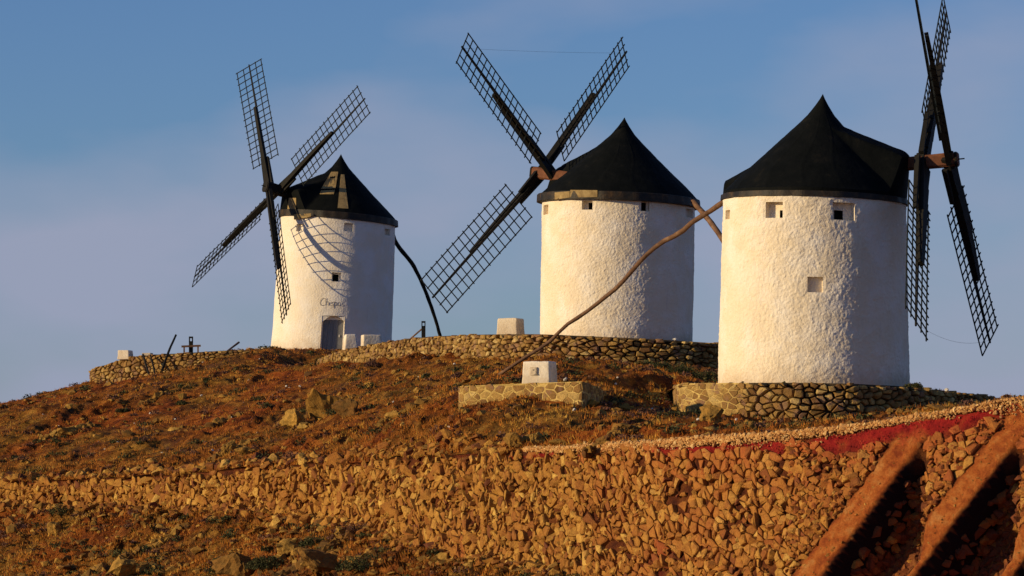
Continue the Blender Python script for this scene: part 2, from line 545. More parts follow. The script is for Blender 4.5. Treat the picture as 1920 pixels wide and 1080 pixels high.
def tps_fit(P):
    XY, z = P[:, :2], P[:, 2]
    N = len(P)
    D = np.linalg.norm(XY[:, None] - XY[None], axis=2)
    K = np.where(D > 0, D ** 2 * np.log(np.maximum(D, 1e-9)), 0) + np.eye(N) * 1.5
    Q = np.hstack([np.ones((N, 1)), XY])
    A = np.block([[K, Q], [Q.T, np.zeros((3, 3))]])
    return XY, np.linalg.solve(A, np.concatenate([z, np.zeros(3)]))


TPS_XY, TPS_W = tps_fit(ctrl)


def tps(x, y):
    out = np.empty(len(x))
    for i in range(0, len(x), 40000):
        X = np.stack([x[i:i + 40000], y[i:i + 40000]], 1)
        D2 = ((X[:, None] - TPS_XY[None]) ** 2).sum(2)
        K = 0.5 * D2 * np.log(np.maximum(D2, 1e-12))
        out[i:i + 40000] = K @ TPS_W[:-3] + TPS_W[-3] + X @ TPS_W[-2:]
    return out


PLAIN_Z = -12.0


def relief(x, y):
    P = np.stack([x, y, np.zeros_like(x)], 1)
    a = fbm(P * [0.28, 0.20, 1], 3)
    bq = fbm(P * [1.1, 0.75, 1] + 31, 4, 0.6)
    rid = 1 - np.abs(perlin(P * [0.55, 0.34, 1] + 77)) * 2.4
    mask = sstep(0.05, 0.35, perlin(P * 0.12 + 9))
    r2 = 1 - np.abs(perlin(P * [1.5, 0.95, 1] + 12)) * 3.0
    r3 = perlin(P * [3.1, 2.4, 1] + 5)
    m2 = sstep(-0.1, 0.3, perlin(P * 0.23 + 90))
    return 0.20 * a + 0.19 * bq + 0.36 * mask * np.maximum(rid, 0) ** 3 + 0.20 * m2 * np.maximum(r2, 0) ** 2 + 0.07 * r3


def upper_z(x, y):
    r = x / y
    yt, zt = smooth_interp(r, TR, TY), smooth_interp(r, TR, TZ)
    t = y - yt
    z = tps(x, y)
    z0 = tps(r * yt, yt)
    z = z + (zt - z0) * np.exp(-np.maximum(t, 0) / 3.0)
    damp = sstep(0.0, 2.5, t) * (1 - 0.65 * sstep(10, 14, y * 0 + x) * 0)
    z = z + relief(x, y) * damp
    # hill flanks and back sink to the plain
    px = 960 + FC * r
    f = sstep(-250, -650, px) + sstep(2150, 2800, px)
    fb = sstep(232, 320, y)
    f = np.clip(f + fb, 0, 1)
    return z * (1 - f) + (PLAIN_Z - 3) * f


def lower_z(x, y):
    r = x / y
    yb, zb = smooth_interp(r, BR, BY), smooth_interp(r, BR, BZ)
    t = np.maximum(yb - y, 0)
    z = zb - 0.195 * t + 0.0 * t
    z = z + relief(x * 1.3 + 50, y * 1.3) * 1.25 * sstep(0.0, 1.5, t)
    px = 960 + FC * r
    f = np.clip(sstep(-250, -650, px) + sstep(2150, 2800, px) + sstep(40, 70, t), 0, 1)
    return np.maximum(z, PLAIN_Z) * (1 - f) + (PLAIN_Z - 1) * f


def grid_faces(nr, nc, flip=False):
    i = np.arange(nr - 1)[:, None] * nc + np.arange(nc - 1)[None]
    q = np.stack([i, i + 1, i + nc + 1, i + nc], 2).reshape(-1, 4)
    return q[:, ::-1] if flip else q


def rust_mask(P):
    return sstep(-0.05, 0.28, fbm(np.stack([P[:, 0] * 0.16, P[:, 1] * 0.10, 0 * P[:, 0] + 3.3], 1), 3))


px_cols = np.concatenate([np.linspace(-720, -60, 50)[:-1], np.arange(-60, 1985, 4.5), np.linspace(1990, 2850, 60)])
rays = (px_cols - 960) / FC
t_rows = np.concatenate([np.arange(0, 14, 0.12), np.arange(14, 60, 0.26), np.arange(60, 95, 0.4), np.linspace(95, 240, 60)])
yt = smooth_interp(rays, TR, TY)
Yg = yt[None, :] + t_rows[:, None]
Xg = rays[None, :] * Yg
zg = upper_z(Xg.ravel(), Yg.ravel())
V = np.stack([Xg.ravel(), Yg.ravel(), zg], 1)
hill = mesh_obj('hillside', V, grid_faces(len(t_rows), len(rays)), M_GROUND, smooth=True, tone={'rust': rust_mask(V) * 0.9})
tag(hill, kind='structure')

t_rows = np.concatenate([np.arange(0, 26, 0.11), np.linspace(26.5, 88, 50)])
yb = smooth_interp(rays, BR, BY)
Yg = yb[None, :] - t_rows[:, None]
Xg = rays[None, :] * Yg
V = np.stack([Xg.ravel(), Yg.ravel(), lower_z(Xg.ravel(), Yg.ravel())], 1)
low = mesh_obj('lower_slope', V, grid_faces(len(t_rows), len(rays), True), M_GROUND, smooth=True, tone={'rust': rust_mask(V * 1.3) * 0.8})
tag(low, kind='structure')

pl = mesh_obj('plain', [(-4500, -1500, PLAIN_Z), (4500, -1500, PLAIN_Z), (4500, 7500, PLAIN_Z), (-4500, 7500, PLAIN_Z)], [(0, 1, 2, 3)], M_GROUND, tone={'rust': 0.3})
tag(pl, kind='structure')


# terraces behind the walls: level earth from the wall's top edge backwards
def terrace(name, wall, depth, rise):
    P = np.array([at(px, yt_, Y) for px, yt_, yb_, Y in wall])
    n_ = 120
    s = np.linspace(0, 1, n_)
    seg = np.concatenate([[0], np.cumsum(np.linalg.norm(np.diff(P, axis=0), axis=1))])
    seg /= seg[-1]
    C = np.stack([np.interp(s, seg, P[:, k]) for k in range(3)], 1)
    back = C.copy()
    back[:, 1] = np.maximum(C[:, 1] + 3, C[:, 1].min() + depth)
    rows = np.linspace(0, 1, 60)
    V = (C[None] * (1 - rows[:, None, None]) + back[None] * rows[:, None, None]).reshape(-1, 3)
    d = V[:, 1] - np.tile(C[:, 1], 60)
    V[:, 2] = np.tile(C[:, 2], 60) - 0.10 + rise * d + 0.03 * fbm(V * [1.2, 1.2, 0] + 5, 3) * np.minimum(d, 1)
    o = mesh_obj(name, V, grid_faces(60, n_), M_GROUND, smooth=True, tone={'rust': 0.15})
    tag(o, kind='structure')
    return o


terrace('terrace_ground', WALL_MID, 22, 0.010)
terrace('terrace_ground', WALL_RIGHT, 22, 0.008)


# ------------------------------------------------------------------ stone cells
def clip_poly(poly, nx, ny, c):
    """keep the side nx*x+ny*y <= c"""
    out = []
    k = len(poly)
    for i in range(k):
        a, b_ = poly[i], poly[(i + 1) % k]
        da, db = nx * a[0] + ny * a[1] - c, nx * b_[0] + ny * b_[1] - c
        if da <= 0:
            out.append(a)
        if (da < 0 < db) or (db < 0 < da):
            t = da / (da - db)
            out.append((a[0] + t * (b_[0] - a[0]), a[1] + t * (b_[1] - a[1])))
    return out


def voronoi(L, H, cw, ch, jit=0.42, seed=0, split=0.12, top_rag=0.0):
    """irregular polygons that fill an L x H strip; cw, ch are the mean stone width and height (numbers)"""
    rr = random.Random(seed)
    nx_, ny_ = max(2, int(round(L / cw))), max(1, int(round(H / ch)))
    cw, ch = L / nx_, H / ny_
    pts = {}
    for j in range(-2, ny_ + 2):
        for i in range(-2, nx_ + 2):
            x = (i + 0.5 + (0.5 if j % 2 else 0) + rr.uniform(-jit, jit)) * cw
            y = (j + 0.5 + rr.uniform(-jit, jit)) * ch
            pts[(i, j)] = [(x, y)]
            if rr.random() < split:
                a_ = rr.uniform(0, 6.28)
                pts[(i, j)] = [(x + 0.24 * cw * math.cos(a_), y + 0.24 * ch * math.sin(a_)), (x - 0.26 * cw * math.cos(a_), y - 0.26 * ch * math.sin(a_))]
    out = []
    for j in range(ny_):
        for i in range(-1, nx_):
          for (x, y) in pts[(i, j)]:
            poly = [(x - 1.6 * cw, y - 1.6 * ch), (x + 1.6 * cw, y - 1.6 * ch), (x + 1.6 * cw, y + 1.6 * ch), (x - 1.6 * cw, y + 1.6 * ch)]
            for dj in (-2, -1, 0, 1, 2):
                for di in (-2, -1, 0, 1, 2):
                    for q in pts.get((i + di, j + dj), ()):
                        if q[0] == x and q[1] == y:
                            continue
                        # bisector in a metric scaled by the stone's proportions
                        ax, ay = (q[0] - x) / cw ** 2, (q[1] - y) / ch ** 2
                        c_ = ax * (q[0] + x) / 2 + ay * (q[1] + y) / 2
                        poly = clip_poly(poly, ax, ay, c_)
            poly = clip_poly(poly, -1, 0, 0)
            poly = clip_poly(poly, 1, 0, L)
            poly = clip_poly(poly, 0, -1, 0)
            poly = clip_poly(poly, 0, 1, H + top_rag * rr.uniform(-1, 1))
            if len(poly) >= 3:
                out.append(poly)
    return out


def stone_geo(poly, surf, gap, prot, bulge, tilt, depth, rr, face=0.68):
    """closed angular stone from a polygon laid on surface surf(s,h,off)->point"""
    P = np.array(poly)
    # drop tiny edges
    keepv = [i for i in range(len(P)) if np.linalg.norm(P[i] - P[i - 1]) > 0.02]
    if len(keepv) < 3:
        return None
    P = P[keepv]
    c = P.mean(0)
    R = np.linalg.norm(P - c, axis=1)
    size = R.mean()
    if size < gap * 1.3:
        return None
    k = 1 - gap / size
    P0 = c + (P - c) * k * np.array([[rr.uniform(0.90, 1.04)] for _ in P])
    tx, ty = rr.uniform(-tilt, tilt), rr.uniform(-tilt, tilt)
    fc = c + np.array([rr.uniform(-.18, .18), rr.uniform(-.18, .18)]) * size
    P1 = fc + (P0 - fc) * np.array([[rr.uniform(face - .1, face + .1)] for _ in P])
    o0 = -depth
    vs = []
    for p in P0:
        vs.append((p[0], p[1], o0))
    for p in P0:
        vs.append((p[0], p[1], prot + (p - c) @ (tx, ty)))
    for p in P1:
        vs.append((p[0], p[1], prot + bulge * rr.uniform(.75, 1.2) + (p - c) @ (tx, ty)))
    vs.append((fc[0], fc[1], prot + bulge * rr.uniform(1.0, 1.35)))
    vs = np.array(vs)
    n_ = len(P0)
    W = surf(vs[:, 0], vs[:, 1], vs[:, 2])
    fs = []
    for i in range(n_):
        j = (i + 1) % n_
        fs.append((i, j, n_ + j, n_ + i))
        fs.append((n_ + i, n_ + j, 2 * n_ + j, 2 * n_ + i))
        fs.append((2 * n_ + i, 2 * n_ + j, 3 * n_))
    fs.append(tuple(range(n_))[::-1])
    return W, fs


def make_surface(top, bot):
    """ruled surface between two world polylines; s in metres along, h in metres up; off along the outward normal"""
    top, bot = np.array(top), np.array(bot)
    midl = (top + bot) / 2
    seg = np.concatenate([[0], np.cumsum(np.linalg.norm(np.diff(midl, axis=0), axis=1))])
    L = seg[-1]
    ss = np.linspace(0, L, 400)
    T = np.stack([np.interp(ss, seg, top[:, k]) for k in range(3)], 1)
    B = np.stack([np.interp(ss, seg, bot[:, k]) for k in range(3)], 1)
    # soften corners of the plan line
    ker = np.hanning(23)
    ker /= ker.sum()
    pad = 11
    for A in (T, B):
        for k in range(3):
            e = np.concatenate([np.full(pad, A[0, k]) + (np.arange(-pad, 0)) * (A[1, k] - A[0, k]), A[:, k], np.full(pad, A[-1, k]) + np.arange(1, pad + 1) * (A[-1, k] - A[-2, k])])
            A[:, k] = np.convolve(e, ker, 'valid')
    tang = np.gradient((T + B) / 2, ss, axis=0)
    up = T - B
    H = np.linalg.norm(up, axis=1)
    nrm = np.cross(tang, up)
    nrm /= np.linalg.norm(nrm, axis=1)[:, None]
    if nrm[:, 1].mean() > 0:
        nrm = -nrm
    hm = H.mean()

    def interp(arr, s):
        return np.stack([np.interp(s, ss, arr[:, k]) for k in range(3)], 1)

    def surf(s, h, off, hmax=None):
        s, h, off = (np.atleast_1d(np.asarray(q, float)) for q in (s, h, off))
        f = h / HM
        t_, b_, n__ = interp(T, s), interp(B, s), interp(nrm, s)
        return b_ + (t_ - b_) * f[:, None] + n__ * off[:, None]
    HM = H.max()
    return surf, L, HM, (lambda s: np.interp(s, ss, H))


def join_stones(geos, tones):
    vs, fs, tn = [], [], []
    k = 0
    for (W, F), t in zip(geos, tones):
        vs.append(W)
        fs += [tuple(k + i for i in f) for f in F]
        tn += [t] * len(W)
        k += len(W)
    return np.concatenate(vs), fs, np.array(tn)


def in_view_area(W):
    x, y = project(W)
    if x.max() < 0 or x.min() > 1920 or y.max() < 0 or y.min() > 1080:
        return 0.0
    return (x.max() - x.min()) * (y.max() - y.min())


def place_stones(parent, geos, tones, mat, limit=298, min_area=40, name='stone', stuff='small_stones'):
    areas = [in_view_area(W) for W, F in geos]
    order = sorted(range(len(geos)), key=lambda i: -areas[i])
    single = [i for i in order[:limit] if areas[i] > min_area]
    rest = [i for i in range(len(geos)) if i not in set(single)]
    for i in single:
        W, F = geos[i]
        t_ = tones[i]
        mesh_obj(name, W, F, mat, parent, tone={'tone': t_[0], 'redness': t_[1]} if isinstance(t_, tuple) else t_)
    if rest:
        v_, f_, t_ = join_stones([geos[i] for i in rest], [tones[i] for i in rest])
        o = mesh_obj(stuff, v_, f_, mat, parent, tone={'tone': t_[:, 0], 'redness': t_[:, 1]} if t_.ndim == 2 else t_)
        tag(o, kind='stuff')
    return len(single), len(rest)


# ------------------------------------------------------------------ dry stone walls
def build_wall(name, wall, label, cat, cw, ch, seed, gapf, protf, coref, mortar_mask=None, mat=M_TERRACE, top_thick=0.5, extra_low=0.5):
    top = [at(px, yt_, Y) for px, yt_, yb_, Y in wall]
    bot = [at(px, yb_, Y) - np.array([0, 0, extra_low]) for px, yt_, yb_, Y in wall]
    surf, L, HM, Hf = make_surface(top, bot)
    rr = random.Random(seed)
    # core body: face sheet, top and back, a solid of real thickness
    ns = int(L / 0.12)
    s = np.linspace(0, L, ns)
    rows = []
    nh = 14
    for j in range(nh):
        h = HM * j / (nh - 1)
        off = coref(s) + 0.02 * fbm(np.stack([s * 2, np.full(ns, h * 2), 0 * s + seed], 1), 3)
        rows.append(surf(s, np.full(ns, h), off - 0.04 * (j == nh - 1)))
    rows.append(surf(s, np.full(ns, HM), np.full(ns, -top_thick)))
    rows.append(surf(s, np.full(ns, 0), np.full(ns, -top_thick)))
    V = np.concatenate(rows)
    mm = np.array([1 if (mortar_mask and mortar_mask(x)) else 0 for x in s[:-1]])
    F = grid_faces(len(rows), ns)
    core = mesh_obj(name, V, F, [M_CORE, M_MORTAR], smooth=False, tone=0.5 + 0.5 * np.tile(np.sin(s), len(rows)), mat_idx=np.tile(mm, len(rows) - 1))
    tag(core, label, cat)
    polys = voronoi(L, HM, cw, ch, 0.45, seed, 0.3, top_rag=0.25 * ch)
    geos, tones = [], []
    for p in polys:
        c = np.mean(p, axis=0)
        mortared = bool(mortar_mask and mortar_mask(c[0]))
        g = stone_geo(p, surf, gapf(c[0]) * rr.uniform(0.6, 1.9), 0.004 if mortared else protf(c[0]) * rr.uniform(-0.6, 1.5), 0.008 if mortared else protf(c[0]) * 0.4 + 0.02, 0.3 if not mortared else 0.02, 0.2, rr, 0.74)
        if g is None:
            continue
        geos.append(g)
        tones.append(min(1, max(0, rr.gauss(0.52, 0.24))))
    print(name, place_stones(core, geos, tones, mat), 'L', round(L, 1))
    return core


build_wall('terrace_wall', WALL_MID, 'long curved dry stone terrace wall in front of the middle windmill', 'wall', 0.42, 0.23, 11,
           lambda s: 0.010 + 0.012 * float(sstep(34, 40, s)), lambda s: 0.06 + 0.05 * float(sstep(34, 40, s)), lambda s: -0.10 - 0.12 * sstep(34, 40, s))
sR = 6.6
build_wall('terrace_wall', WALL_RIGHT, 'stone terrace wall under the right windmill, mortared left half and dry rubble right half', 'wall', 0.38, 0.24, 12,
           lambda s: 0.010 + 0.014 * float(sstep(9.2, 10.4, s)), lambda s: 0.010 + 0.07 * float(sstep(9.2, 10.4, s)),
           lambda s: -0.0 - 0.17 * sstep(9.2, 10.4, s), mortar_mask=lambda s: s < 9.8)
build_wall('terrace_wall', WALL_LEFT, 'low rough stone wall on the far left crest with stakes leaning on it', 'wall', 0.34, 0.25, 13,
           lambda s: 0.018, lambda s: 0.06, lambda s: -0.10 + 0 * s)

# stone platform with the numbered block
PLAT = [(862, 726, 768, 135.5), (860, 725, 769, 132.6), (863, 724, 769, 132.3), (980, 719, 770, 130.8), (1094, 715, 770, 129.3), (1097, 716, 770, 129.5), (1124, 727, 768, 131.8), (1156, 749, 766, 135.0)]
top = [at(a, b_, d_) for a, b_, c_, d_ in PLAT]
pf = build_wall('stone_platform', PLAT, 'low mortared stone platform carrying the numbered white block', 'platform', 0.40, 0.28, 14,
                lambda s: 0.016, lambda s: 0.010, lambda s: 0.0 * s, mortar_mask=lambda s: True, top_thick=0.25)
tp = np.array(top)
ctr = tp.mean(0) + np.array([0, 1.0, 0])
V = [p - np.array([0, 0, 0.03]) for p in tp] + [at(880, 726, 137) - np.array([0, 0, 0.03])]
cap = mesh_obj('mortar_top', V, [tuple(range(len(V)))], M_MORTAR, pf, tone=0.4)

# ------------------------------------------------------------------ embankment
top = [np.array([r_ * y_, y_, z_]) for r_, y_, z_ in list(zip(TR, TY, TZ))[::3]]
bot = []
er = np.array([p[0] / p[1] for p in top])
for p in top:
    r = p[0] / p[1]
    yb_ = float(np.interp(r, BR, BY))
    zb_ = float(np.interp(r, BR, BZ))
    bot.append(np.array([r * yb_, yb_, zb_ - 0.15]))
esurf, EL, EH, EHf = make_surface(top, bot)


def esurf_base(s, f):
    return esurf(s, np.asarray(f) * EH, np.zeros(len(np.atleast_1d(s))))


RIBS = [(1710, 820, -0.71, 33), (1889, 820, -0.745, 35), (2076, 820, -0.76, 36)]


def bank_fields(s, f):
    """relief offset and masks of the cut slope at (s, fraction up)"""
    P = esurf_base(s, f)
    px, py = project(P)
    off = 0.05 * fbm(P * 1.1, 3) + (0.20 - 0.12 * sstep(1000, 1400, px)) * fbm(P * 0.42 + 3, 3)
    rib = np.zeros(len(px))
    gul_shade = np.zeros(len(px))
    on = sstep(1380, 1560, px)
    for cx, cy, sl, hw in RIBS:
        g = np.clip((py - 800) / 160, 0.0, 1.6)
        w = px - (cx + sl * (py - cy)) + 6 * perlin(P * 0.6) + 4 * perlin(P * 2.6 + 9) + 3 * perlin(P * 6 + 2)
        rise = sstep(-hw - 110, -hw * 0.2, w) * (1 - sstep(hw * 0.8, hw * 0.8 + 9, w))
        off += rise * 0.14 * np.minimum(g, 1.2)
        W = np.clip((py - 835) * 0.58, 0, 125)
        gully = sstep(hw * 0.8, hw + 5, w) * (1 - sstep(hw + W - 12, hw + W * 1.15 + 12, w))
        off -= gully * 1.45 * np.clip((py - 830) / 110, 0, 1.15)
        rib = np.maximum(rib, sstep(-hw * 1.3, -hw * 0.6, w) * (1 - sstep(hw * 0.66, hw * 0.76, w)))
        gul_shade = np.maximum(gul_shade, sstep(hw * 0.62, hw * 0.78, w) * (1 - sstep(hw + W - 5, hw + W * 1.15 + 12, w)) * np.clip((py - 830) / 60, 0, 1))  # colour mask for the painted gully shade, also picks the stones there
    # smooth the rib into the slope near the crest
    yt_ = np.interp(px, [p[0] for p in EDGE_TOP], [p[1] for p in EDGE_TOP])
    dpy = py - yt_
    nz = 0.5 + perlin(P * 0.45 + 4) * 1.5 + 0.9 * perlin(P * 1.7 + 2) + 0.5 * perlin(P * 5 + 2)
    width = np.interp(px, [900, 1100, 1180, 1300, 1400, 1500, 1620, 1740, 1850, 1900, 1950], [6, 22, 12, 30, 14, 34, 56, 58, 42, 22, 6])
    start = np.interp(px, [1100, 1300, 1500, 1700, 1800], [3, 9, 10, 3, 3])
    red = sstep(start, start + 5, dpy) * (1 - sstep(0.35, 1.25, (dpy - start) / (np.maximum(width, 1) * (0.6 + 0.5 * nz)))) * sstep(880, 1000, px) * sstep(1935, 1895, px)
    red = red * np.clip(1 - (1 - sstep(1450, 1650, px)) * sstep(-0.02, 0.25, perlin(P * 0.8 + 31)), 0, 1)
    lowred = 0.55 * sstep(0.25, 0.55, perlin(P * 0.35 + 51)) * sstep(700, 900, px)
    return off, rib, red, lowred, px, py, dpy, gul_shade


ns, nh = 1150, 110
sg = np.linspace(0, EL, ns)
fg = np.linspace(0, 1, nh)
S, Fq = np.meshgrid(sg, fg)
off, rib, red, lowred, px, py, dpy, gul_shade = bank_fields(S.ravel(), Fq.ravel())
edge = sstep(0, 0.03, Fq.ravel()) * sstep(1, 0.985, Fq.ravel())
V = esurf(S.ravel(), Fq.ravel() * EH, (off - 0.10 * (1 - rib) * (1 - red)) * edge)
V += ((0.05 - 0.015 * rib) * fbm(V * 3.2, 4, 0.65) * edge)[:, None] * np.array([-.5, -.7, .4])
bank = mesh_obj('rubble_embankment', V, grid_faces(nh, ns), M_BANK, smooth=True, tone={'rib': rib, 'gully': np.clip(gul_shade * 1.2, 0, 1), 'red': np.clip(np.maximum(red, lowred * 0.6), 0, 1)})
tag(bank, 'steep orange rubble embankment with smooth earth ribs along the foreground', 'embankment')


OFFG = off.reshape(nh, ns)


def grid_off(s, f):
    a = np.clip(np.asarray(s) / EL * (ns - 1), 0, ns - 1.001)
    b_ = np.clip(np.asarray(f) * (nh - 1), 0, nh - 1.001)
    i, j = a.astype(int), b_.astype(int)
    u, v_ = a - i, b_ - j
    return (OFFG[j, i] * (1 - u) + OFFG[j, i + 1] * u) * (1 - v_) + (OFFG[j + 1, i] * (1 - u) + OFFG[j + 1, i + 1] * u) * v_


def esurf_off(s, h, o):
    return esurf(s, h, grid_off(s, h / EH) + o)


# stones: cell rows follow the real height of the slope, so build in metres along a strip that widens
def redness(rd, lr, px1, dp1, u):
    below = 0.55 * math.exp(-max(dp1 - 20, 0) / 38.0) * float(sstep(1050, 1400, px1))
    right = 0.18 * float(sstep(1450, 1750, px1)) + 0.22 * float(sstep(1000, 1300, px1)) * (1 - float(sstep(1000, 1120, 1000 + dp1 * 0)))
    return float(min(0.85, max(0.0, (rd * 0.8 + 1.1 * lr + below + right) * (0.25 + 1.1 * u))))


rr = random.Random(21)
geos, tones = [], []
NSEG = 26
for k in range(NSEG):
    s0, s1 = EL * k / NSEG, EL * (k + 1) / NSEG
    Hs = float(EHf((s0 + s1) / 2))
    midp = esurf_base(np.array([(s0 + s1) / 2]), np.array([0.5]))
    pxm = float(project(midp)[0][0])
    if pxm < -300 or pxm > 2350:
        continue
    cw = float(np.interp(pxm, [0, 600, 1000, 1500, 1900], [0.40, 0.44, 0.36, 0.34, 0.38]))
    ch = float(np.interp(pxm, [0, 600, 1000, 1500, 1900], [0.33, 0.40, 0.38, 0.32, 0.34]))
    sc = EH / Hs
    polys = voronoi(s1 - s0, Hs, cw, ch, 0.47, 100 + k, 0.30, top_rag=0.14 if pxm < 1000 else 0.05)
    for p in polys:
        q = [(s0 + x, y * sc) for x, y in p]
        c = np.mean(q, axis=0)
        o_, rb, rd, lr, px1, py1, dp1, gl = (float(a[0]) for a in bank_fields(np.array([c[0]]), np.array([c[1] / EH])))
        if py1 > 1130 or rb > 0.30 or gl > 0.12 or rd > 0.35 + 0.5 * rr.random():
            continue
        lim = np.interp(px1, [900, 1100, 1500, 1900], [0, 5, 14, 12])
        if dp1 < lim and px1 > 1000:
            continue
        pn = float(perlin(np.array([[c[0] * 0.45, c[1] * 0.6, 7.7]]))[0])
        if rr.random() < (0.10 if px1 < 1000 else 0.06) + 0.5 * float(sstep(0.12, 0.35, pn)):
            continue
        gsc = 1.0
        g = stone_geo(p, lambda s, h, o, s0=s0, sc=sc: esurf_off(s + s0, h * sc, o), 0.014, (rr.uniform(-0.08, 0.09) if px1 < 1050 else rr.uniform(-0.055, 0.055)), rr.uniform(0.01, 0.05), rr.choice((0.15, 0.3, 0.45, 0.8)) * (1 if px1 < 1050 else 0.65), 0.3, rr, 0.76)
        if g is None:
            continue
        geos.append(g)
        t = rr.gauss(0.55, 0.2) - 0.15 * lr + 0.06 * math.sin(c[0])
        tones.append((min(1, max(0, t)), redness(rd, lr, px1, dp1, rr.random())))



# ------------------------------------------------------------------ hull stones (loose rocks)
def hull_variants(count, npts, seed):
    out = []
    r_ = np.random.default_rng(seed)
    for _ in range(count):
        bm = bmesh.new()
        p = r_.normal(size=(npts, 3))
        p /= np.linalg.norm(p, axis=1)[:, None]
        p *= r_.uniform(0.75, 1.1, size=(npts, 1))
        for q in p:
            bm.verts.new(q)
        res = bmesh.ops.convex_hull(bm, input=bm.verts)
        dead = [e for e in res['geom_interior'] if isinstance(e, bmesh.types.BMVert)]
        bmesh.ops.delete(bm, geom=dead, context='VERTS')
        bm.verts.index_update()
        bm.verts.ensure_lookup_table()
        out.append((np.array([v_.co[:] for v_ in bm.verts]), [tuple(v_.index for v_ in f.verts) for f in bm.faces]))
        bm.free()
    return out


HULLS = hull_variants(18, 16, 5)


def scatter_hulls(name, pts, sizes, mat, rng, flat=0.65, sink=0.25, tone_mu=0.5, parent=None, kind='stuff', stretch=1.0):
    vs, fs, tn = [], [], []
    k = 0
    for p, s in zip(pts, sizes):
        hv, hf = HULLS[rng.integers(len(HULLS))]
        a = rng.uniform(0, 6.28)
        sc = s * np.array([rng.uniform(.7, 1.3) * stretch, rng.uniform(.7, 1.2), flat * rng.uniform(.6, 1.3)])
        v_ = hv * sc
        R = np.array([[math.cos(a), -math.sin(a), 0], [math.sin(a), math.cos(a), 0], [0, 0, 1]])
        tl = rng.uniform(-.5, .5)
        R2 = np.array([[math.cos(tl), 0, math.sin(tl)], [0, 1, 0], [-math.sin(tl), 0, math.cos(tl)]])
        v_ = v_ @ R2.T @ R.T + p + np.array([0, 0, s * flat * (1 - 2 * sink) * 0.5])
        vs.append(v_)
        fs += [tuple(k + i for i in f) for f in hf]
        tn.append(np.full(len(v_), np.clip(rng.normal(tone_mu, .25), 0, 1)))
        k += len(v_)
    o = mesh_obj(name, np.concatenate(vs), fs, mat, parent, tone=np.concatenate(tn))
    if kind:
        tag(o, kind=kind)
    return o


def sample_upper(n_, rng, pxr=(-60, 1980), tmax=95, power=1.0):
    px = rng.uniform(*pxr, n_)
    r = (px - 960) / FC
    yt_ = smooth_interp(r, TR, TY)
    t = rng.uniform(0.0, 1, n_) ** power * tmax + 0.15
    y = yt_ + t
    x = r * y
    return x, y, upper_z(x, y)


def sample_lower(n_, rng, pxr=(-60, 1250), tmax=22):
    px = rng.uniform(*pxr, n_)
    r = (px - 960) / FC
    yb_ = smooth_interp(r, BR, BY)
    y = yb_ - rng.uniform(0.0, 1, n_) * tmax
    x = r * y
    return x, y, lower_z(x, y)


# loose angular stones wedged into the face, and the coarse purple stones down in the gullies, darkened further to paint in the shade
def loose_on_bank(n_, pick, size, tone_mu, squash=0.75, push=0.0, srange=(0, 1)):
    s_, f_ = RNG.uniform(srange[0] * EL, srange[1] * EL, n_), RNG.uniform(0, 1, n_)
    fld = bank_fields(s_, f_)
    keep = pick(fld) & (fld[5] < 1125) & (fld[4] > -200) & (fld[4] < 2250)
    s_, f_ = s_[keep], f_[keep]
    P = esurf(s_, f_ * EH, grid_off(s_, f_) + push)
    for p in P:
        hv, hf = HULLS[RNG.integers(len(HULLS))]
        q = RNG.normal(size=4)
        R = np.array(Matrix.Rotation(RNG.uniform(0, 6.28), 3, Vector(RNG.normal(size=3))))
        z_ = RNG.uniform(*size)
        W = (hv * z_ * np.array([1.25, 0.85, squash])) @ R.T + p
        geos.append((W, hf))
        q_ = project(p)
        px1 = float(q_[0][0])
        dp1 = float(q_[1][0]) - float(np.interp(px1, [e_[0] for e_ in EDGE_TOP], [e_[1] for e_ in EDGE_TOP]))
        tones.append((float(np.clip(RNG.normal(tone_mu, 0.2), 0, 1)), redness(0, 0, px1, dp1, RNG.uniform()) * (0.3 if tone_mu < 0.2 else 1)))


loose_on_bank(7500, lambda F: (F[1] < 0.25) & (F[7] < 0.15) & (F[2] < 0.4) & (F[6] > 8), (0.05, 0.13), 0.5, push=-0.02)
loose_on_bank(900, lambda F: (F[1] < 0.25) & (F[7] < 0.15) & (F[2] < 0.4) & (F[6] > 8), (0.12, 0.24), 0.5, push=-0.03)
S0 = float(np.interp(1480, px.reshape(nh, ns)[nh // 2], sg)) / EL
loose_on_bank(2600, lambda F: (F[1] > 0.4), (0.018, 0.05), 0.75, push=0.0, srange=(S0 - 0.03, 1.0))
S1 = float(np.interp(2040, px.reshape(nh, ns)[nh // 2], sg)) / EL
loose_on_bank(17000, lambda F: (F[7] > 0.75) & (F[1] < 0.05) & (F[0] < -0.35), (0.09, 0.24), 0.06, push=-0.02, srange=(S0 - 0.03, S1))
loose_on_bank(2600, lambda F: (F[7] < 0.15) & (F[1] < 0.5) & (F[2] < 0.3) & (F[6] > 12), (0.05, 0.15), 0.45, push=-0.01, srange=(S0, S1))
print('bank', place_stones(bank, geos, tones, M_RUBBLE, limit=299))

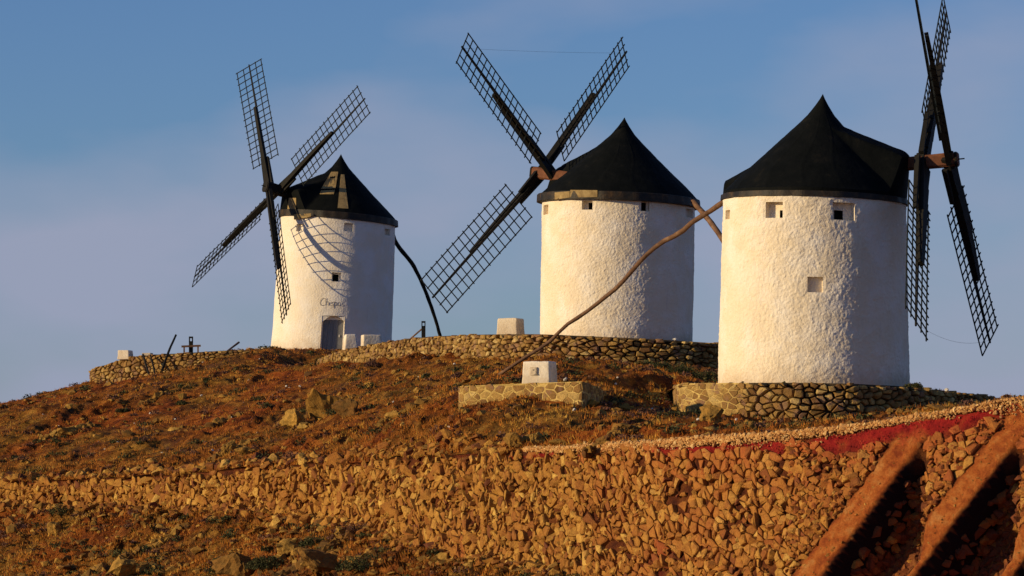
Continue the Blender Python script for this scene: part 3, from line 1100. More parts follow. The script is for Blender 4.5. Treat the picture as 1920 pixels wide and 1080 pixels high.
x, y, z = sample_upper(11000, RNG, power=1.7)
cl = perlin(np.stack([x * 0.22, y * 0.15, 0 * x + 8], 1)) + 0.5 * perlin(np.stack([x * 0.9, y * 0.6, 0 * x + 2], 1))
k = cl > RNG.uniform(-0.5, 0.55, len(x))
P = np.stack([x, y, z], 1)[k]
sz = np.clip(RNG.lognormal(-2.5, 0.58, len(P)) * (0.8 + 0.7 * sstep(0.25, 0.5, cl[k])), 0.04, 0.34)
scatter_hulls('scattered_rocks', P, sz, M_ROCK, RNG, 0.65, 0.25, 0.42)
x, y, z = sample_lower(6500, RNG)
cl = perlin(np.stack([x * 0.3, y * 0.22, 0 * x + 18], 1))
k = cl > RNG.uniform(-0.6, 0.4, len(x))
P = np.stack([x, y, z], 1)[k]
sz = np.clip(RNG.lognormal(-2.4, 0.55, len(P)), 0.04, 0.30)
scatter_hulls('scattered_rocks', P, sz, M_ROCK, RNG, 0.65, 0.25, 0.42)

for (n_, up_) in ((620, True), (620, False)):
    px = RNG.uniform(-60, 1050 if not up_ else 960, n_)
    r = (px - 960) / FC
    if up_:
        y = smooth_interp(r, TR, TY) + np.abs(RNG.normal(0, 1.1, n_))
        z = upper_z(r * y, y)
    else:
        y = smooth_interp(r, BR, BY) - np.abs(RNG.normal(0, 1.1, n_))
        z = lower_z(r * y, y)
    scatter_hulls('scattered_rocks', np.stack([r * y, y, z], 1), np.clip(RNG.lognormal(-1.95, 0.4, n_), 0.06, 0.32), M_RUBBLE, RNG, 0.85, 0.15, 0.45)

# tiny pale stones that catch the light
x, y, z = sample_upper(260, RNG)
scatter_hulls('pale_stones', np.stack([x, y, z + 0.02], 1), RNG.uniform(0.03, 0.09, 260), M_WHITE_STONE, RNG, 0.7, 0.2, 0.7)

# gravel verge along the top of the cut
n_ = 8000
px = RNG.uniform(985, 2060, n_)
r = (px - 960) / FC
Y = smooth_interp(r, TR, TY) + np.abs(RNG.normal(0, 1, n_)) * np.interp(px, [980, 1200, 1600, 1850, 1950], [0.12, 0.18, 0.06, 0.06, 0.5])
PU = np.stack([r * Y, Y, upper_z(r * Y, Y) + 0.02], 1)
n_ = 22000
s_ = RNG.uniform(0, EL, n_)
pxl = project(esurf(s_, np.full(n_, EH), np.zeros(n_)))[0]
wf = np.interp(pxl, [980, 1150, 1300, 1500, 1650, 1850, 1900, 2000], [0.012, 0.030, 0.022, 0.022, 0.010, 0.010, 0.03, 0.08]) * (0.8 + 1.1 * perlin(np.stack([pxl * 0.02, 0 * pxl, 0 * pxl], 1)))
f_ = 1 - np.abs(RNG.normal(0, 1, n_)) * wf
k = (pxl > 985) & (f_ > 0)
PL = esurf(s_[k], f_[k] * EH, grid_off(s_[k], f_[k]) + 0.02)
P = np.concatenate([PU, PL])
scatter_hulls('gravel_verge', P, np.clip(RNG.lognormal(-3.5, 0.45, len(P)), 0.015, 0.10), M_PEBBLE, RNG, 0.9, 0.1, 0.45)


# ------------------------------------------------------------------ grass, scrub
def blades(name, P, height, count, mat, rng, spread=0.12, width=0.012, lean=0.5, tone_mu=0.5, tone_sd=0.25, parent=None, kind='stuff', tones=None):
    n_ = len(P)
    N = n_ * count
    base = np.repeat(P, count, 0)
    h = np.repeat(height, count) * rng.uniform(0.5, 1.15, N)
    ang = rng.uniform(0, 2 * math.pi, N)
    rad = np.sqrt(rng.uniform(0, 1, N)) * spread * np.repeat(height, count) / 0.25
    base = base + np.stack([np.cos(ang) * rad, np.sin(ang) * rad, np.full(N, -0.03)], 1)
    a2 = ang + rng.normal(0, 0.8, N)
    ln = rng.uniform(0, lean, N)
    tip = base + np.stack([np.cos(a2) * ln * h, np.sin(a2) * ln * h, h * np.sqrt(1 - np.minimum(ln, .95) ** 2)], 1)
    side = rng.uniform(0, 2 * math.pi, N)
    w = width * rng.uniform(0.7, 1.4, N)
    sv = np.stack([np.cos(side) * w, np.sin(side) * w, np.zeros(N)], 1)
    V = np.empty((N * 3, 3))
    V[0::3], V[1::3], V[2::3] = base - sv, base + sv, tip
    F = np.arange(N * 3).reshape(-1, 3)
    if tones is None:
        tones = np.clip(rng.normal(tone_mu, tone_sd, n_), 0, 1)
    t = np.clip(np.repeat(tones, count) + rng.normal(0, 0.08, N), 0, 1)
    o = mesh_obj(name, V, F, mat, parent, tone=np.repeat(t, 3))
    if kind:
        tag(o, kind=kind)
    return o


def grass_patch(x, y, z, rng, name):
    P = np.stack([x, y, z], 1)
    nz = fbm(np.stack([x * 0.2, y * 0.12, 0 * x + 40], 1), 3)
    keep = nz + 0.4 * perlin(np.stack([x * 1.3, y * 0.8, 0 * x + 4], 1)) > rng.uniform(-0.75, 0.35, len(x))
    P = P[keep]
    col = 0.48 + 0.75 * fbm(np.stack([P[:, 0] * 0.25, P[:, 1] * 0.14, 0 * P[:, 0] + 60], 1), 3) + rng.normal(0, 0.10, len(P))
    h = rng.uniform(0.07, 0.22, len(P))
    return blades(name, P, h, 7, M_GRASS, rng, 0.16, 0.014, 0.8, tones=np.clip(col, 0, 1))


x, y, z = sample_upper(52000, RNG, power=1.6)
grass_patch(x, y, z, RNG, 'dry_grass')
x, y, z = sample_lower(26000, RNG)
grass_patch(x, y, z, RNG, 'dry_grass')


def clumps(name, P, size, mat, rng, per=70, kind='stuff', parent=None, leaf=0.035):
    """low twiggy bushes: many small leaf faces spread through an uneven dome, plus twigs"""
    vs, tn = [], []
    for p, s in zip(P, size):
        n_ = int(per * (0.4 + s * 1.6))
        lob = rng.normal(size=(4, 3)) * [0.45, 0.45, 0.15]
        which = rng.integers(4, size=n_)
        d = rng.normal(size=(n_, 3))
        d /= np.linalg.norm(d, axis=1)[:, None]
        q = lob[which] + d * rng.uniform(0.25, 0.75, (n_, 1)) ** 0.6
        q[:, 2] = np.abs(q[:, 2]) * 0.75
        c = p + q * s
        a = rng.normal(size=(n_, 3))
        b_ = rng.normal(size=(n_, 3))
        a /= np.linalg.norm(a, axis=1)[:, None]
        b_ /= np.linalg.norm(b_, axis=1)[:, None]
        l_ = leaf * rng.uniform(0.6, 1.6, (n_, 1))
        tri = np.stack([c - a * l_, c + a * l_, c + b_ * l_ * 2.2], 1)
        vs.append(tri.reshape(-1, 3))
        tn.append(np.repeat(np.clip(rng.normal(0.45, 0.25, n_), 0, 1), 3))
    V = np.concatenate(vs)
    o = mesh_obj(name, V, np.arange(len(V)).reshape(-1, 3), mat, parent, tone=np.concatenate(tn))
    if kind:
        tag(o, kind=kind)
    return o


x, y, z = sample_upper(420, RNG, power=1.2)
clumps('low_scrub', np.stack([x, y, z], 1), RNG.uniform(0.10, 0.36, 420), M_DRYSHRUB, RNG, 110)
x, y, z = sample_upper(300, RNG, power=1.0)
clumps('low_scrub', np.stack([x, y, z], 1), RNG.uniform(0.14, 0.46, 300), M_SHRUB, RNG, 150)
x, y, z = sample_lower(260, RNG)
clumps('low_scrub', np.stack([x, y, z], 1), RNG.uniform(0.10, 0.34, 260), M_DRYSHRUB, RNG, 90)
x, y, z = sample_lower(170, RNG)
clumps('low_scrub', np.stack([x, y, z], 1), RNG.uniform(0.14, 0.42, 170), M_SHRUB, RNG, 150)

# crimson plants on the lip of the embankment
n_ = 26000
s_ = RNG.uniform(0, EL, n_)
f_ = RNG.uniform(0.3, 1, n_)
off, rib, red, lowred, px, py, dpy, gul_shade = bank_fields(s_, f_)
k = (red > RNG.uniform(0.15, 0.8, n_)) & (px > 850) & (px < 2000)
P = esurf(s_[k], f_[k] * EH, off[k])
blades('crimson_ground_cover', P, RNG.uniform(0.04, 0.10, len(P)), 7, M_REDLEAF, RNG, 0.35, 0.016, 0.95)


# ------------------------------------------------------------------ placing on the ground by line of sight
def ground_at(px, py, lo=105, hi=215, lower=False):
    """distance at which the sight line through (px, py) meets the slope"""
    Ys = np.linspace(lo, hi, 900)
    D = at(px, py, 1.0)
    P = D[None] * Ys[:, None]
    zf = (lower_z if lower else upper_z)(P[:, 0], P[:, 1])
    s = P[:, 2] - zf
    hit = np.where((s[:-1] > 0) & (s[1:] <= 0))[0]
    Y = Ys[hit[0]] if len(hit) else (lo + hi) / 2
    q = D * Y
    q[2] = float((lower_z if lower else upper_z)(np.array([q[0]]), np.array([q[1]]))[0])
    return q


def boulder(px, py, w_px, h_px, label, seed, lower=False, lo=105, hi=215, lean=0.0, tone=0.5, group=None, pts=18):
    q = ground_at(px, py, lo, hi, lower)
    pp_ = project(q)
    print('boulder', px, py, '->', round(float(pp_[0][0])), round(float(pp_[1][0])), round(q[1], 1))
    sc = q[1] / FC
    w, h = w_px * sc, h_px * sc
    hv, hf = hull_variants(1, pts, seed)[0]
    hv = hv - [0, 0, hv[:, 2].min()]
    hv = hv * [w / (hv[:, 0].max() - hv[:, 0].min()), 0.8 * w / (hv[:, 1].max() - hv[:, 1].min()), h * 1.2 / hv[:, 2].max()]
    hv[:, 0] += lean * hv[:, 2]
    hv[:, 2] -= 0.2 * h
    # split the hull's flat sides a little for chips and ledges
    bm = bmesh.new()
    vv = [bm.verts.new(c_) for c_ in hv]
    for f in hf:
        bm.faces.new([vv[i] for i in f])
    bmesh.ops.subdivide_edges(bm, edges=bm.edges[:], cuts=5, use_grid_fill=True)
    bm.verts.index_update()
    co = np.array([v_.co[:] for v_ in bm.verts])
    nrm = np.array([v_.co[:] for v_ in bm.verts]) - co.mean(0)
    qq = co / max(w, h)
    co = co + nrm * (0.42 * fbm(qq * 2.4 + seed, 2) - 0.30 * np.abs(perlin(qq * 5.0 + seed)) + 0.10 * perlin(qq * 11 + seed))[:, None]
    fs = [tuple(v_.index for v_ in f.verts) for f in bm.faces]
    bm.free()
    o = mesh_obj('boulder', co, fs, M_ROCK, tone=tone)
    o.location = q
    tag(o, label, 'rock', group)
    return o


boulder(1342, 800, 46, 44, 'pointed boulder leaning against the mortared wall under the right windmill', 31, lo=118, hi=131, lean=-0.2, tone=0.6)
boulder(606, 782, 70, 52, 'large split rock outcrop with deep shadow on the slope below the left windmill', 32, lo=145, hi=190, tone=0.5)
boulder(548, 800, 52, 38, 'pale flat-faced rock just left of the split outcrop', 33, lo=145, hi=190, tone=0.75)
boulder(652, 778, 50, 32, 'dark rock at the right foot of the split outcrop', 34, lo=145, hi=190, tone=0.15)
boulder(965, 838, 46, 26, 'rounded rock on the lip of the embankment, left of two similar ones', 35, lo=118, hi=128, tone=0.5)
boulder(1010, 834, 36, 22, 'yellowish lumpy rock on the embankment lip, middle of three', 36, lo=116, hi=128, tone=0.8)
boulder(1048, 836, 34, 14, 'flat low rock on the embankment lip, right of three', 37, lo=114, hi=128, tone=0.6)
FALLEN = ['left of three chunky fallen stones in the middle of the wall foot heap', 'middle of three chunky fallen stones in the wall foot heap', 'right of three chunky fallen stones in the wall foot heap',
          'small stone in the shadow just right of the pointed boulder', 'low stone beyond the heap where the dry wall begins', 'little stone in front of the three chunky fallen stones',
          'small stone lying left of the pointed boulder', 'flat stone in front of the pointed boulder', 'dark stone under the dry part of the right wall', 'rightmost fallen stone close to the gravel verge']
for i, (px_, py_, w_, h_) in enumerate([(1388, 812, 22, 18), (1412, 806, 20, 18), (1440, 808, 22, 16), (1368, 818, 18, 12), (1475, 806, 18, 13), (1425, 818, 16, 11), (1300, 815, 16, 10), (1330, 818, 20, 11), (1500, 804, 15, 11), (1540, 803, 16, 10)]):
    boulder(px_, py_, w_, h_, FALLEN[i], 50 + i, lo=112, hi=131, tone=0.35 + 0.06 * i, group='fallen stones at the foot of the right wall')
boulder(430, 850, 30, 26, 'upright slab of rock on the slope above the left rubble face', 45, lo=145, hi=190, tone=0.6)
boulder(460, 852, 40, 18, 'low ledge rock right of the upright slab on the slope', 46, lo=145, hi=190, tone=0.5)
boulder(130, 815, 44, 16, 'low olive rock ledge on the far left slope', 47, lo=165, hi=198, tone=0.55)
boulder(225, 1075, 60, 38, 'yellowish rock at the bottom edge left with dark hollow', 48, lower=True, lo=100, hi=160, tone=0.7)
boulder(540, 1040, 46, 34, 'tall yellowish rock above the dark hollow at the bottom', 38, lower=True, lo=95, hi=150, tone=0.75)
boulder(600, 1072, 84, 46, 'dark broken rock at the bottom edge beside the tall yellowish rock', 39, lower=True, lo=95, hi=150, tone=0.25)
boulder(440, 1078, 92, 44, 'flat dark rock at the bottom edge, left of the tall yellowish rock', 40, lower=True, lo=95, hi=150, tone=0.25)
boulder(640, 1008, 24, 22, 'small yellow rock among grey scrub below the rubble face', 41, lower=True, lo=95, hi=150, tone=0.8)
boulder(100, 1000, 30, 22, 'rounded rock on the lower left slope under a dark bush', 42, lower=True, lo=120, hi=165, tone=0.6)


def outcrop(px, py, w_px, h_px, label, seed, lower=False, lo=130, hi=200, count=110, tone=0.4):
    """a ledge of broken bedrock: many interlocked chunks in one mass, strike running up to the right"""
    q = ground_at(px, py, lo, hi, lower)
    sc = q[1] / FC
    W, Hh = w_px * sc, h_px * sc
    rng = np.random.default_rng(seed)
    vs, fs, tn, k = [], [], [], 0
    for i in range(count):
        chain = i < 14
        u, v = (-0.45 + 0.9 * i / 13, 0.0) if chain else (rng.uniform(-0.5, 0.5), float(np.clip(rng.normal(0, 0.07), -0.12, 0.12)))
        x, y = q[0] + u * W, q[1] + v * W * 1.2 + u * W * 0.8
        z = float((lower_z if lower else upper_z)(np.array([x]), np.array([y]))[0])
        hv, hf = HULLS[rng.integers(len(HULLS))]
        s_ = min(0.55, Hh) * min(0.62, rng.lognormal(-1.35, 0.45)) * (1 - 0.9 * abs(u))
        if chain:
            s_ = W * 0.12
        R = np.array(Matrix.Rotation(rng.uniform(-0.5, 0.5), 3, 'Y')) @ np.array(Matrix.Rotation(rng.uniform(0, 6.28), 3, 'Z'))
        w3 = (hv * s_ * [1.5, 0.8, 1.0]) @ R.T + np.array([x, y, z + s_ * (-0.62 if chain else 0.0)]) - q
        vs.append(w3)
        fs += [tuple(k + t_ for t_ in f) for f in hf]
        tn.append(np.full(len(w3), np.clip(rng.normal(tone, 0.2), 0, 1)))
        k += len(w3)
    o = mesh_obj('rock_outcrop', np.concatenate(vs), fs, M_ROCK, tone=np.concatenate(tn))
    o.location = q
    tag(o, label, 'rock')


outcrop(590, 770, 150, 46, 'broad broken bedrock ledge around the big split rock on the slope', 101)
outcrop(440, 842, 96, 34, 'bedrock ledge just above the rubble face, below and left of the big outcrop', 102)
outcrop(415, 792, 80, 26, 'jagged dark ledge midway up the slope, left of the big outcrop', 103, tone=0.3)
outcrop(130, 808, 100, 26, 'low olive bedrock ledge near the left edge of the hill', 104, lo=160, tone=0.65)
outcrop(300, 742, 70, 18, 'thin rocky ledge below the far left wall', 105, lo=160, tone=0.4)
outcrop(760, 772, 110, 26, 'broken ledge on the slope left of the stone platform', 106, lo=125, tone=0.45)
outcrop(1150, 812, 110, 26, 'dark rocky ledge at the crest in front of the stone platform', 107, lo=110, tone=0.3)
outcrop(580, 1050, 220, 62, 'large dark rocky outcrop at the bottom edge left of centre', 108, lower=True, lo=95, hi=155, count=260, tone=0.15)
outcrop(190, 1068, 130, 44, 'rocky ledge at the bottom edge near the left corner', 109, lower=True, lo=100, hi=165, tone=0.3)
outcrop(300, 1015, 110, 26, 'low broken ledge in the middle of the lower left slope', 110, lower=True, lo=100, hi=165, tone=0.5)
outcrop(1410, 803, 130, 24, 'dark rubbly heap at the foot of the right terrace wall', 111, lo=120, hi=131, tone=0.3)


def bush(px, py, size_px, label, seed, mat=M_SHRUB, lower=False, lo=105, hi=215, per=420, q=None, flat=1.0):
    if q is None:
        q = ground_at(px, py, lo, hi, lower)
    s = size_px * q[1] / FC / 2
    rng = np.random.default_rng(seed)
    root = empty('bush', q)
    tag(root, label, 'bush')
    clumps('foliage', np.array([[0, 0, -0.05]]), np.array([s]), mat, rng, int(per / (0.4 + s * 1.6)) * 3, None, root, leaf=0.022)
    mb = MB()
    for i in range(10):
        a = rng.uniform(0, 6.28)
        tipp = np.array([math.cos(a) * s * 0.6, math.sin(a) * s * 0.6, s * rng.uniform(0.4, 0.75)])
        mb.tube([(0, 0, -0.1), tipp * 0.5 + [0, 0, 0.03], tipp], [0.012, 0.008, 0.004], 4)
    mb.build('stem', M_POLEWOOD, root)
    return root


bush(120, 962, 52, 'dark round thorn bush below the left end of the rubble face', 61, lower=True, lo=120, hi=166)
bush(245, 944, 26, 'small dark bush at the foot of the rubble face, right of the round thorn bush', 62, lower=True, lo=120, hi=160)
bush(335, 948, 44, 'low spreading grey brown bush against the rubble face', 63, M_DRYSHRUB, lower=True, lo=120, hi=156)
bush(752, 862, 26, 'round black bush on top of the rubble edge', 64, lo=131, hi=150, per=700)
bush(670, 1000, 60, 'grey scrub bush below the rubble face beside a small yellow rock', 65, M_DRYSHRUB, lower=True, lo=100, hi=140)
bush(920, 1052, 34, 'dark green bush at the foot of the embankment', 66, lower=True, lo=100, hi=130)
bush(1275, 700, 60, 'dark shrub in the shade at the right end of the middle terrace wall', 67, lo=140, hi=164, per=900)
bush(1318, 712, 50, 'dark shrub beside the left edge of the right windmill', 68, lo=140, hi=164, per=900)
bush(1240, 690, 34, 'small shrub left of the dark shrubs at the terrace wall', 69, lo=140, hi=164, per=600)
bush(698, 684, 30, 'small dark bush at the foot of the middle terrace wall, left part', 70, M_DRYSHRUB, lo=150, hi=190)
bush(690, 1066, 80, 'wide dark bush at the bottom edge right of the dark broken rock', 76, lower=True, lo=95, hi=150, per=1100)
bush(505, 1062, 60, 'dark tangled bush at the bottom edge between two dark rocks', 77, lower=True, lo=95, hi=150, per=900)
bush(590, 1022, 50, 'dark scrub behind the tall yellowish rock near the bottom', 78, lower=True, lo=95, hi=150, per=700)
bush(655, 762, 44, 'dark scrub growing out of the split rock outcrop', 79, lo=150, hi=195, per=700)
bush(340, 757, 26, 'dark bush on the upper left slope below the low wall', 71, lo=160, hi=205)
bush(232, 770, 20, 'small round bush alone on the left slope', 72, lo=160, hi=205)
bush(160, 727, 16, 'wispy bush on the skyline left of the low wall', 73, M_DRYSHRUB, lo=185, hi=210)
bush(800, 706, 24, 'dark tuft on the reddish slope under the middle terrace wall', 74, lo=140, hi=180)
bush(860, 705, 26, 'dark tuft further right on the reddish slope under the middle terrace wall', 75, M_DRYSHRUB, lo=140, hi=180)

# ------------------------------------------------------------------ windmills
CAP_PROF = [(0.0, 4.03), (0.10, 3.83), (0.24, 3.60), (0.50, 3.22), (0.95, 2.74), (1.50, 2.18), (2.13, 1.54), (2.80, 0.90), (3.20, 0.48), (3.40, 0.26)]


class Mill:
    pass


def rotv(v, k, a):
    v, k = np.array(v, float), np.array(k, float)
    return v * math.cos(a) + np.cross(k, v) * math.sin(a) + k * np.dot(k, v) * (1 - math.cos(a))


def make_mill(cfg):
    Yc = cfg['Y']
    base = at(cfg['bx'], cfg['by'], Yc)
    topc = at(cfg['tx'], cfg['ty'], Yc)
    rb, rt = cfg['rb'], cfg['rt']
    H = topc[2] - base[2]
    lean = (topc[:2] - base[:2])
    root = empty('windmill', (base[0], base[1], base[2]))
    tag(root, cfg['label'], 'windmill')
    tilt = cfg['tilt']                    # slope of the rim, metres down per metre to the right
    seed = cfg['seed']

    def wall_pt(phi, v, extra=0.0):
        """phi 0 faces the camera, + to the right; v 0..1 height"""
        phi, v = np.asarray(phi, float), np.asarray(v, float)
        r = rb + (rt - rb) * v + extra + cfg.get('flare', 0.0) * np.exp(-v / 0.035)
        x = np.sin(phi) * r + lean[0] * v
        y = -np.cos(phi) * r + lean[1] * v
        z = H * v - tilt * np.sin(phi) * r * v
        return np.stack([x, y, z], -1)

    def wall_px(px, py):
        """phi, v of a photograph pixel on the near side of the wall"""
        v = 0.5
        for _ in range(6):
            r = rb + (rt - rb) * v
            cx = base[0] + lean[0] * v
            X = at(px, py, Yc)[0]
            sphi = max(-0.999, min(0.999, (X - cx) / r))
            phi = math.asin(sphi)
            Yf = base[1] - math.cos(phi) * r
            X = at(px, py, Yf)[0]
            phi = math.asin(max(-0.999, min(0.999, (X - cx) / r)))
            z = at(px, py, Yf)[2] - base[2]
            v = z / (H - tilt * math.sin(phi) * r)
        return phi, v

    wins = []
    for w_ in cfg['windows']:
        (x0, y0, x1, y1) = w_['box']
        p0, v0 = wall_px(x0, (y0 + y1) / 2)
        p1, _ = wall_px(x1, (y0 + y1) / 2)
        _, vb = wall_px((x0 + x1) / 2, y1)
        _, vt = wall_px((x0 + x1) / 2, y0)
        wins.append((p0, p1, max(vb, 0.0), vt, w_))
    # grid
    NP, NV = 640, 210
    phis = np.linspace(-math.pi, math.pi, NP + 1)[:-1]
    vs = np.linspace(0, 1, NV)
    for p0, p1, vb, vt, _ in wins:
        for e in (p0, p1):
            phis[np.argmin(np.abs(phis - e))] = e
        for e in (vb, vt):
            vs[np.argmin(np.abs(vs - e))] = e
    PH, VV = np.meshgrid(phis, vs)
    PH, VV = PH.ravel(), VV.ravel()
    P = wall_pt(PH, VV)
    nr = np.stack([np.sin(PH), -np.cos(PH), 0 * PH], 1)
    rough = cfg['rough']
    q = P + seed * 13.7
    lumps = 0.045 * fbm(q * 0.55, 3) + rough * (0.016 * fbm(q * [2.6, 2.6, 2.2], 3, 0.6) + 0.022 * np.abs(perlin(q * 6.0)) + 0.022 * np.abs(perlin(q * 10 + 3)) + 0.010 * perlin(q * 15 + 5))
    fade = np.ones(len(P))
    for p0, p1, vb, vt, _ in wins:
        dx = np.maximum(np.maximum(p0 - PH, PH - p1), 0) * rb
        dz = np.maximum(np.maximum(vb - VV, VV - vt), 0) * H
        fade *= sstep(0.0, 0.12, np.hypot(dx, dz))
    lumps = (lumps + 0.01) * fade
    P = P + nr * lumps[:, None]
    i = np.arange(NV - 1)[:, None] * NP
    j = np.arange(NP)[None]
    j2 = (j + 1) % NP
    F = np.stack([i + j, i + j2, i + NP + j2, i + NP + j], 2).reshape(-1, 4)
    cphi, cv = PH[F[:, 0]], VV[F[:, 0]]
    kill = np.zeros(len(F), bool)
    for p0, p1, vb, vt, _ in wins:
        kill |= (cphi > p0 - 1e-6) & (cphi < p1 - 1e-6) & (cv > vb - 1e-6) & (cv < vt - 1e-6)
    F = F[~kill]
    tower = mesh_obj('tower_wall', P, F, cfg['mat'], root, smooth=True)

    # windows and doors: recessed boxes let into the wall
    for p0, p1, vb, vt, w_ in wins:
        pc = (p0 + p1) / 2
        nin = -np.array([math.sin(pc), -math.cos(pc), 0])
        C = wall_pt(np.array([p0, p1, p1, p0]), np.array([vb, vb, vt, vt]))
        D = w_.get('depth', 0.32)
        mb = MB()
        I = C + nin * D
        # reveals
        mb.add(list(C) + list(I), [(0, 1, 5, 4), (1, 2, 6, 5), (2, 3, 7, 6), (3, 0, 4, 7)], 0)
        hole = w_.get('hole')
        ex, ez = I[1] - I[0], I[3] - I[0]
        if w_.get('door'):
            # arched head: spandrels just behind the wall face
            nA = 10
            f0 = 0.80
            arc = []
            for k_ in range(nA + 1):
                tt = k_ / nA
                arc.append((tt, f0 + (1 - f0) * math.sin(math.pi * tt)))
            pts_ = [(0.0, 1.0)] + arc + [(1.0, 1.0)]
            cx_, cz_ = C[1] - C[0], C[3] - C[0]
            fr = [C[0] + cx_ * a_ + cz_ * b_ + nin * 0.02 for a_, b_ in arc]
            tp_ = [C[0] + cx_ * a_ + cz_ * 1.0 + nin * 0.02 for a_, b_ in arc]
            bk = [f_ + nin * (D - 0.03) for f_ in fr]
            for k_ in range(nA):
                mb.add([fr[k_], fr[k_ + 1], tp_[k_ + 1], tp_[k_]], [(0, 1, 2, 3)])
                mb.add([fr[k_], fr[k_ + 1], bk[k_ + 1], bk[k_]], [(3, 2, 1, 0)])
            fx, ft = 0.07, 0.88
            # masonry jambs round the door leaf
            q_ = [(0, 0), (fx, 0), (fx, ft), (1 - fx, ft), (1 - fx, 0), (1, 0), (1, 1), (0, 1)]
            vq = [I[0] + ex * a_ + ez * b_ - nin * 0.01 for a_, b_ in q_]
            mb.add(vq, [(0, 1, 2, 7), (2, 3, 6, 7), (3, 4, 5, 6)])
            dd = mb.build('doorway', [cfg['mat']], root)
            leaf = MB()
            npl = 4
            first = None
            for k_ in range(npl):
                a0 = fx + (1 - 2 * fx) * k_ / npl + 0.004
                a1 = fx + (1 - 2 * fx) * (k_ + 1) / npl - 0.004
                mbp = MB()
                q0 = [I[0] + ex * a_ + ez * b_ for a_, b_ in ((a0, 0.01), (a1, 0.01), (a1, ft), (a0, ft))]
                q1 = [p_ + nin * 0.05 for p_ in q0]
                q0 = [p_ + nin * (0.008 if k_ % 2 else 0.002) for p_ in q0]
                mbp.add(q0 + q1, [(0, 1, 2, 3), (0, 4, 5, 1), (1, 5, 6, 2), (2, 6, 7, 3), (3, 7, 4, 0), (7, 6, 5, 4)])
                mbp.build('plank', M_GREYDOOR, dd)
            mbh = MB()
            hp = I[0] + ex * 0.78 + ez * 0.42 - nin * 0.02
            mbh.beam(hp - [0, 0, 0.07], hp + [0, 0, 0.07], 0.04, 0.05, up=nin)
            mbh.build('handle', M_BLOCK, dd)
        elif hole:
            hx0, hz0, hx1, hz1 = hole
            q_ = [(0, 0), (1, 0), (1, 1), (0, 1), (hx0, hz0), (hx1, hz0), (hx1, hz1), (hx0, hz1)]
            vq = [I[0] + ex * a_ + ez * b_ for a_, b_ in q_]
            mb.add(vq, [(0, 1, 5, 4), (1, 2, 6, 5), (2, 3, 7, 6), (3, 0, 4, 7)])
            hq = vq[4:] + [p_ + nin * 0.35 for p_ in vq[4:]]
            mb.add(hq, [(0, 1, 5, 4), (1, 2, 6, 5), (2, 3, 7, 6), (3, 0, 4, 7), (4, 5, 6, 7)], 1)
            mb.build('window', [cfg['mat'], M_DARK], root)
        else:
            mb.add([I[0], I[1], I[2], I[3]], [(0, 1, 2, 3)])
            mb.build('window', [cfg['mat'], M_DARK], root)

    # ---- cap
    al, tau = math.radians(cfg['al']), math.radians(cfg['tau'])
    a = np.array([math.cos(al) * math.cos(tau), math.sin(al) * math.cos(tau), math.sin(tau)])
    ah = np.array([math.cos(al), math.sin(al)])
    Rc = rt + cfg['over']
    sc = Rc / 3.40
    hsc = cfg['caph'] / 4.03
    top_l = np.array([lean[0], lean[1], H])
    apoff = cfg['apex_off']
    prx = [p_[0] * sc for p_ in CAP_PROF]
    prz = [p_[1] * hsc for p_ in CAP_PROF]

    def cap_z(X, Yl):
        r = np.hypot(X, Yl)
        z = np.interp(r, prx, prz)
        u = X * ah[0] + Yl * ah[1]
        w = np.abs(-X * ah[1] + Yl * ah[0])
        r1 = np.interp(u, [0, 1.0 * sc, 3.05 * sc, 3.3 * sc, 3.6 * sc], [3.0, 2.74 * hsc, cfg['dorm'], cfg['dorm'] - 0.12, cfg['dorm'] - 0.5])
        ridge = r1 - 0.30 * np.maximum(w - 0.15, 0) - 1.9 * np.maximum(w - cfg.get('dw', 0.85), 0)
        ridge = np.where(u > 0.6, ridge, -9)
        r2 = np.interp(-u, [1.2 * sc, 2.1 * sc, 3.45 * sc], [2.2, 1.50 * hsc, 0.72 * hsc]) - (1 - cfg.get('rear', 0.7)) - 0.5 * np.maximum(w - 0.1, 0) - 1.8 * np.maximum(w - 0.5, 0)
        r2 = np.where(-u > 1.2, r2, -9)

        def smax(p_, q_, k_=0.10):
            h_ = np.clip(0.5 + 0.5 * (p_ - q_) / k_, 0, 1)
            return q_ * (1 - h_) + p_ * h_ + k_ * h_ * (1 - h_)
        z = smax(z, ridge)
        z = smax(z, r2)
        return z

    # profile breakpoints as rings, smoothed
    rs = np.concatenate([np.linspace(0.0, 1.0, 34), np.linspace(1.04, Rc, 64)])
    NA = 240
    ang = np.linspace(0, 2 * math.pi, NA, endpoint=False)
    RR, AA = np.meshgrid(rs, ang, indexing='ij')
    X, Yl = (RR * np.cos(AA)).ravel(), (RR * np.sin(AA)).ravel()
    Z = (cap_z(X, Yl) + cap_z(X * 1.02, Yl * 1.02) + cap_z(X * 0.98, Yl * 0.98)) / 3
    Z += 0.03 * fbm(np.stack([X, Yl, Z], 1) * 1.2 + seed, 3) * np.minimum(np.hypot(X, Yl), 1)
    seam = np.abs(((AA.ravel() / (2 * math.pi) * 14 + 0.15 * np.sin(RR.ravel() * 2 + seed)) % 1) - 0.5)
    Z += 0.018 * sstep(0.44, 0.49, seam) * np.minimum(np.hypot(X, Yl) * 0.7, 1)
    shear = Z / cfg['caph']
    V = np.stack([X + apoff * shear, Yl, Z - tilt * X], 1) + top_l
    # eave skirt
    zr = -0.02
    VR = np.stack([Rc * np.cos(ang), Rc * np.sin(ang), np.full(NA, zr)], 1)
    VR[:, 2] -= tilt * VR[:, 0]
    V = np.concatenate([V, VR + top_l])
    nr_ = len(rs) + 1
    i = np.arange(nr_ - 1)[:, None] * NA
    j = np.arange(NA)[None]
    F = np.stack([i + j, i + NA + j, i + NA + (j + 1) % NA, i + (j + 1) % NA], 2).reshape(-1, 4)
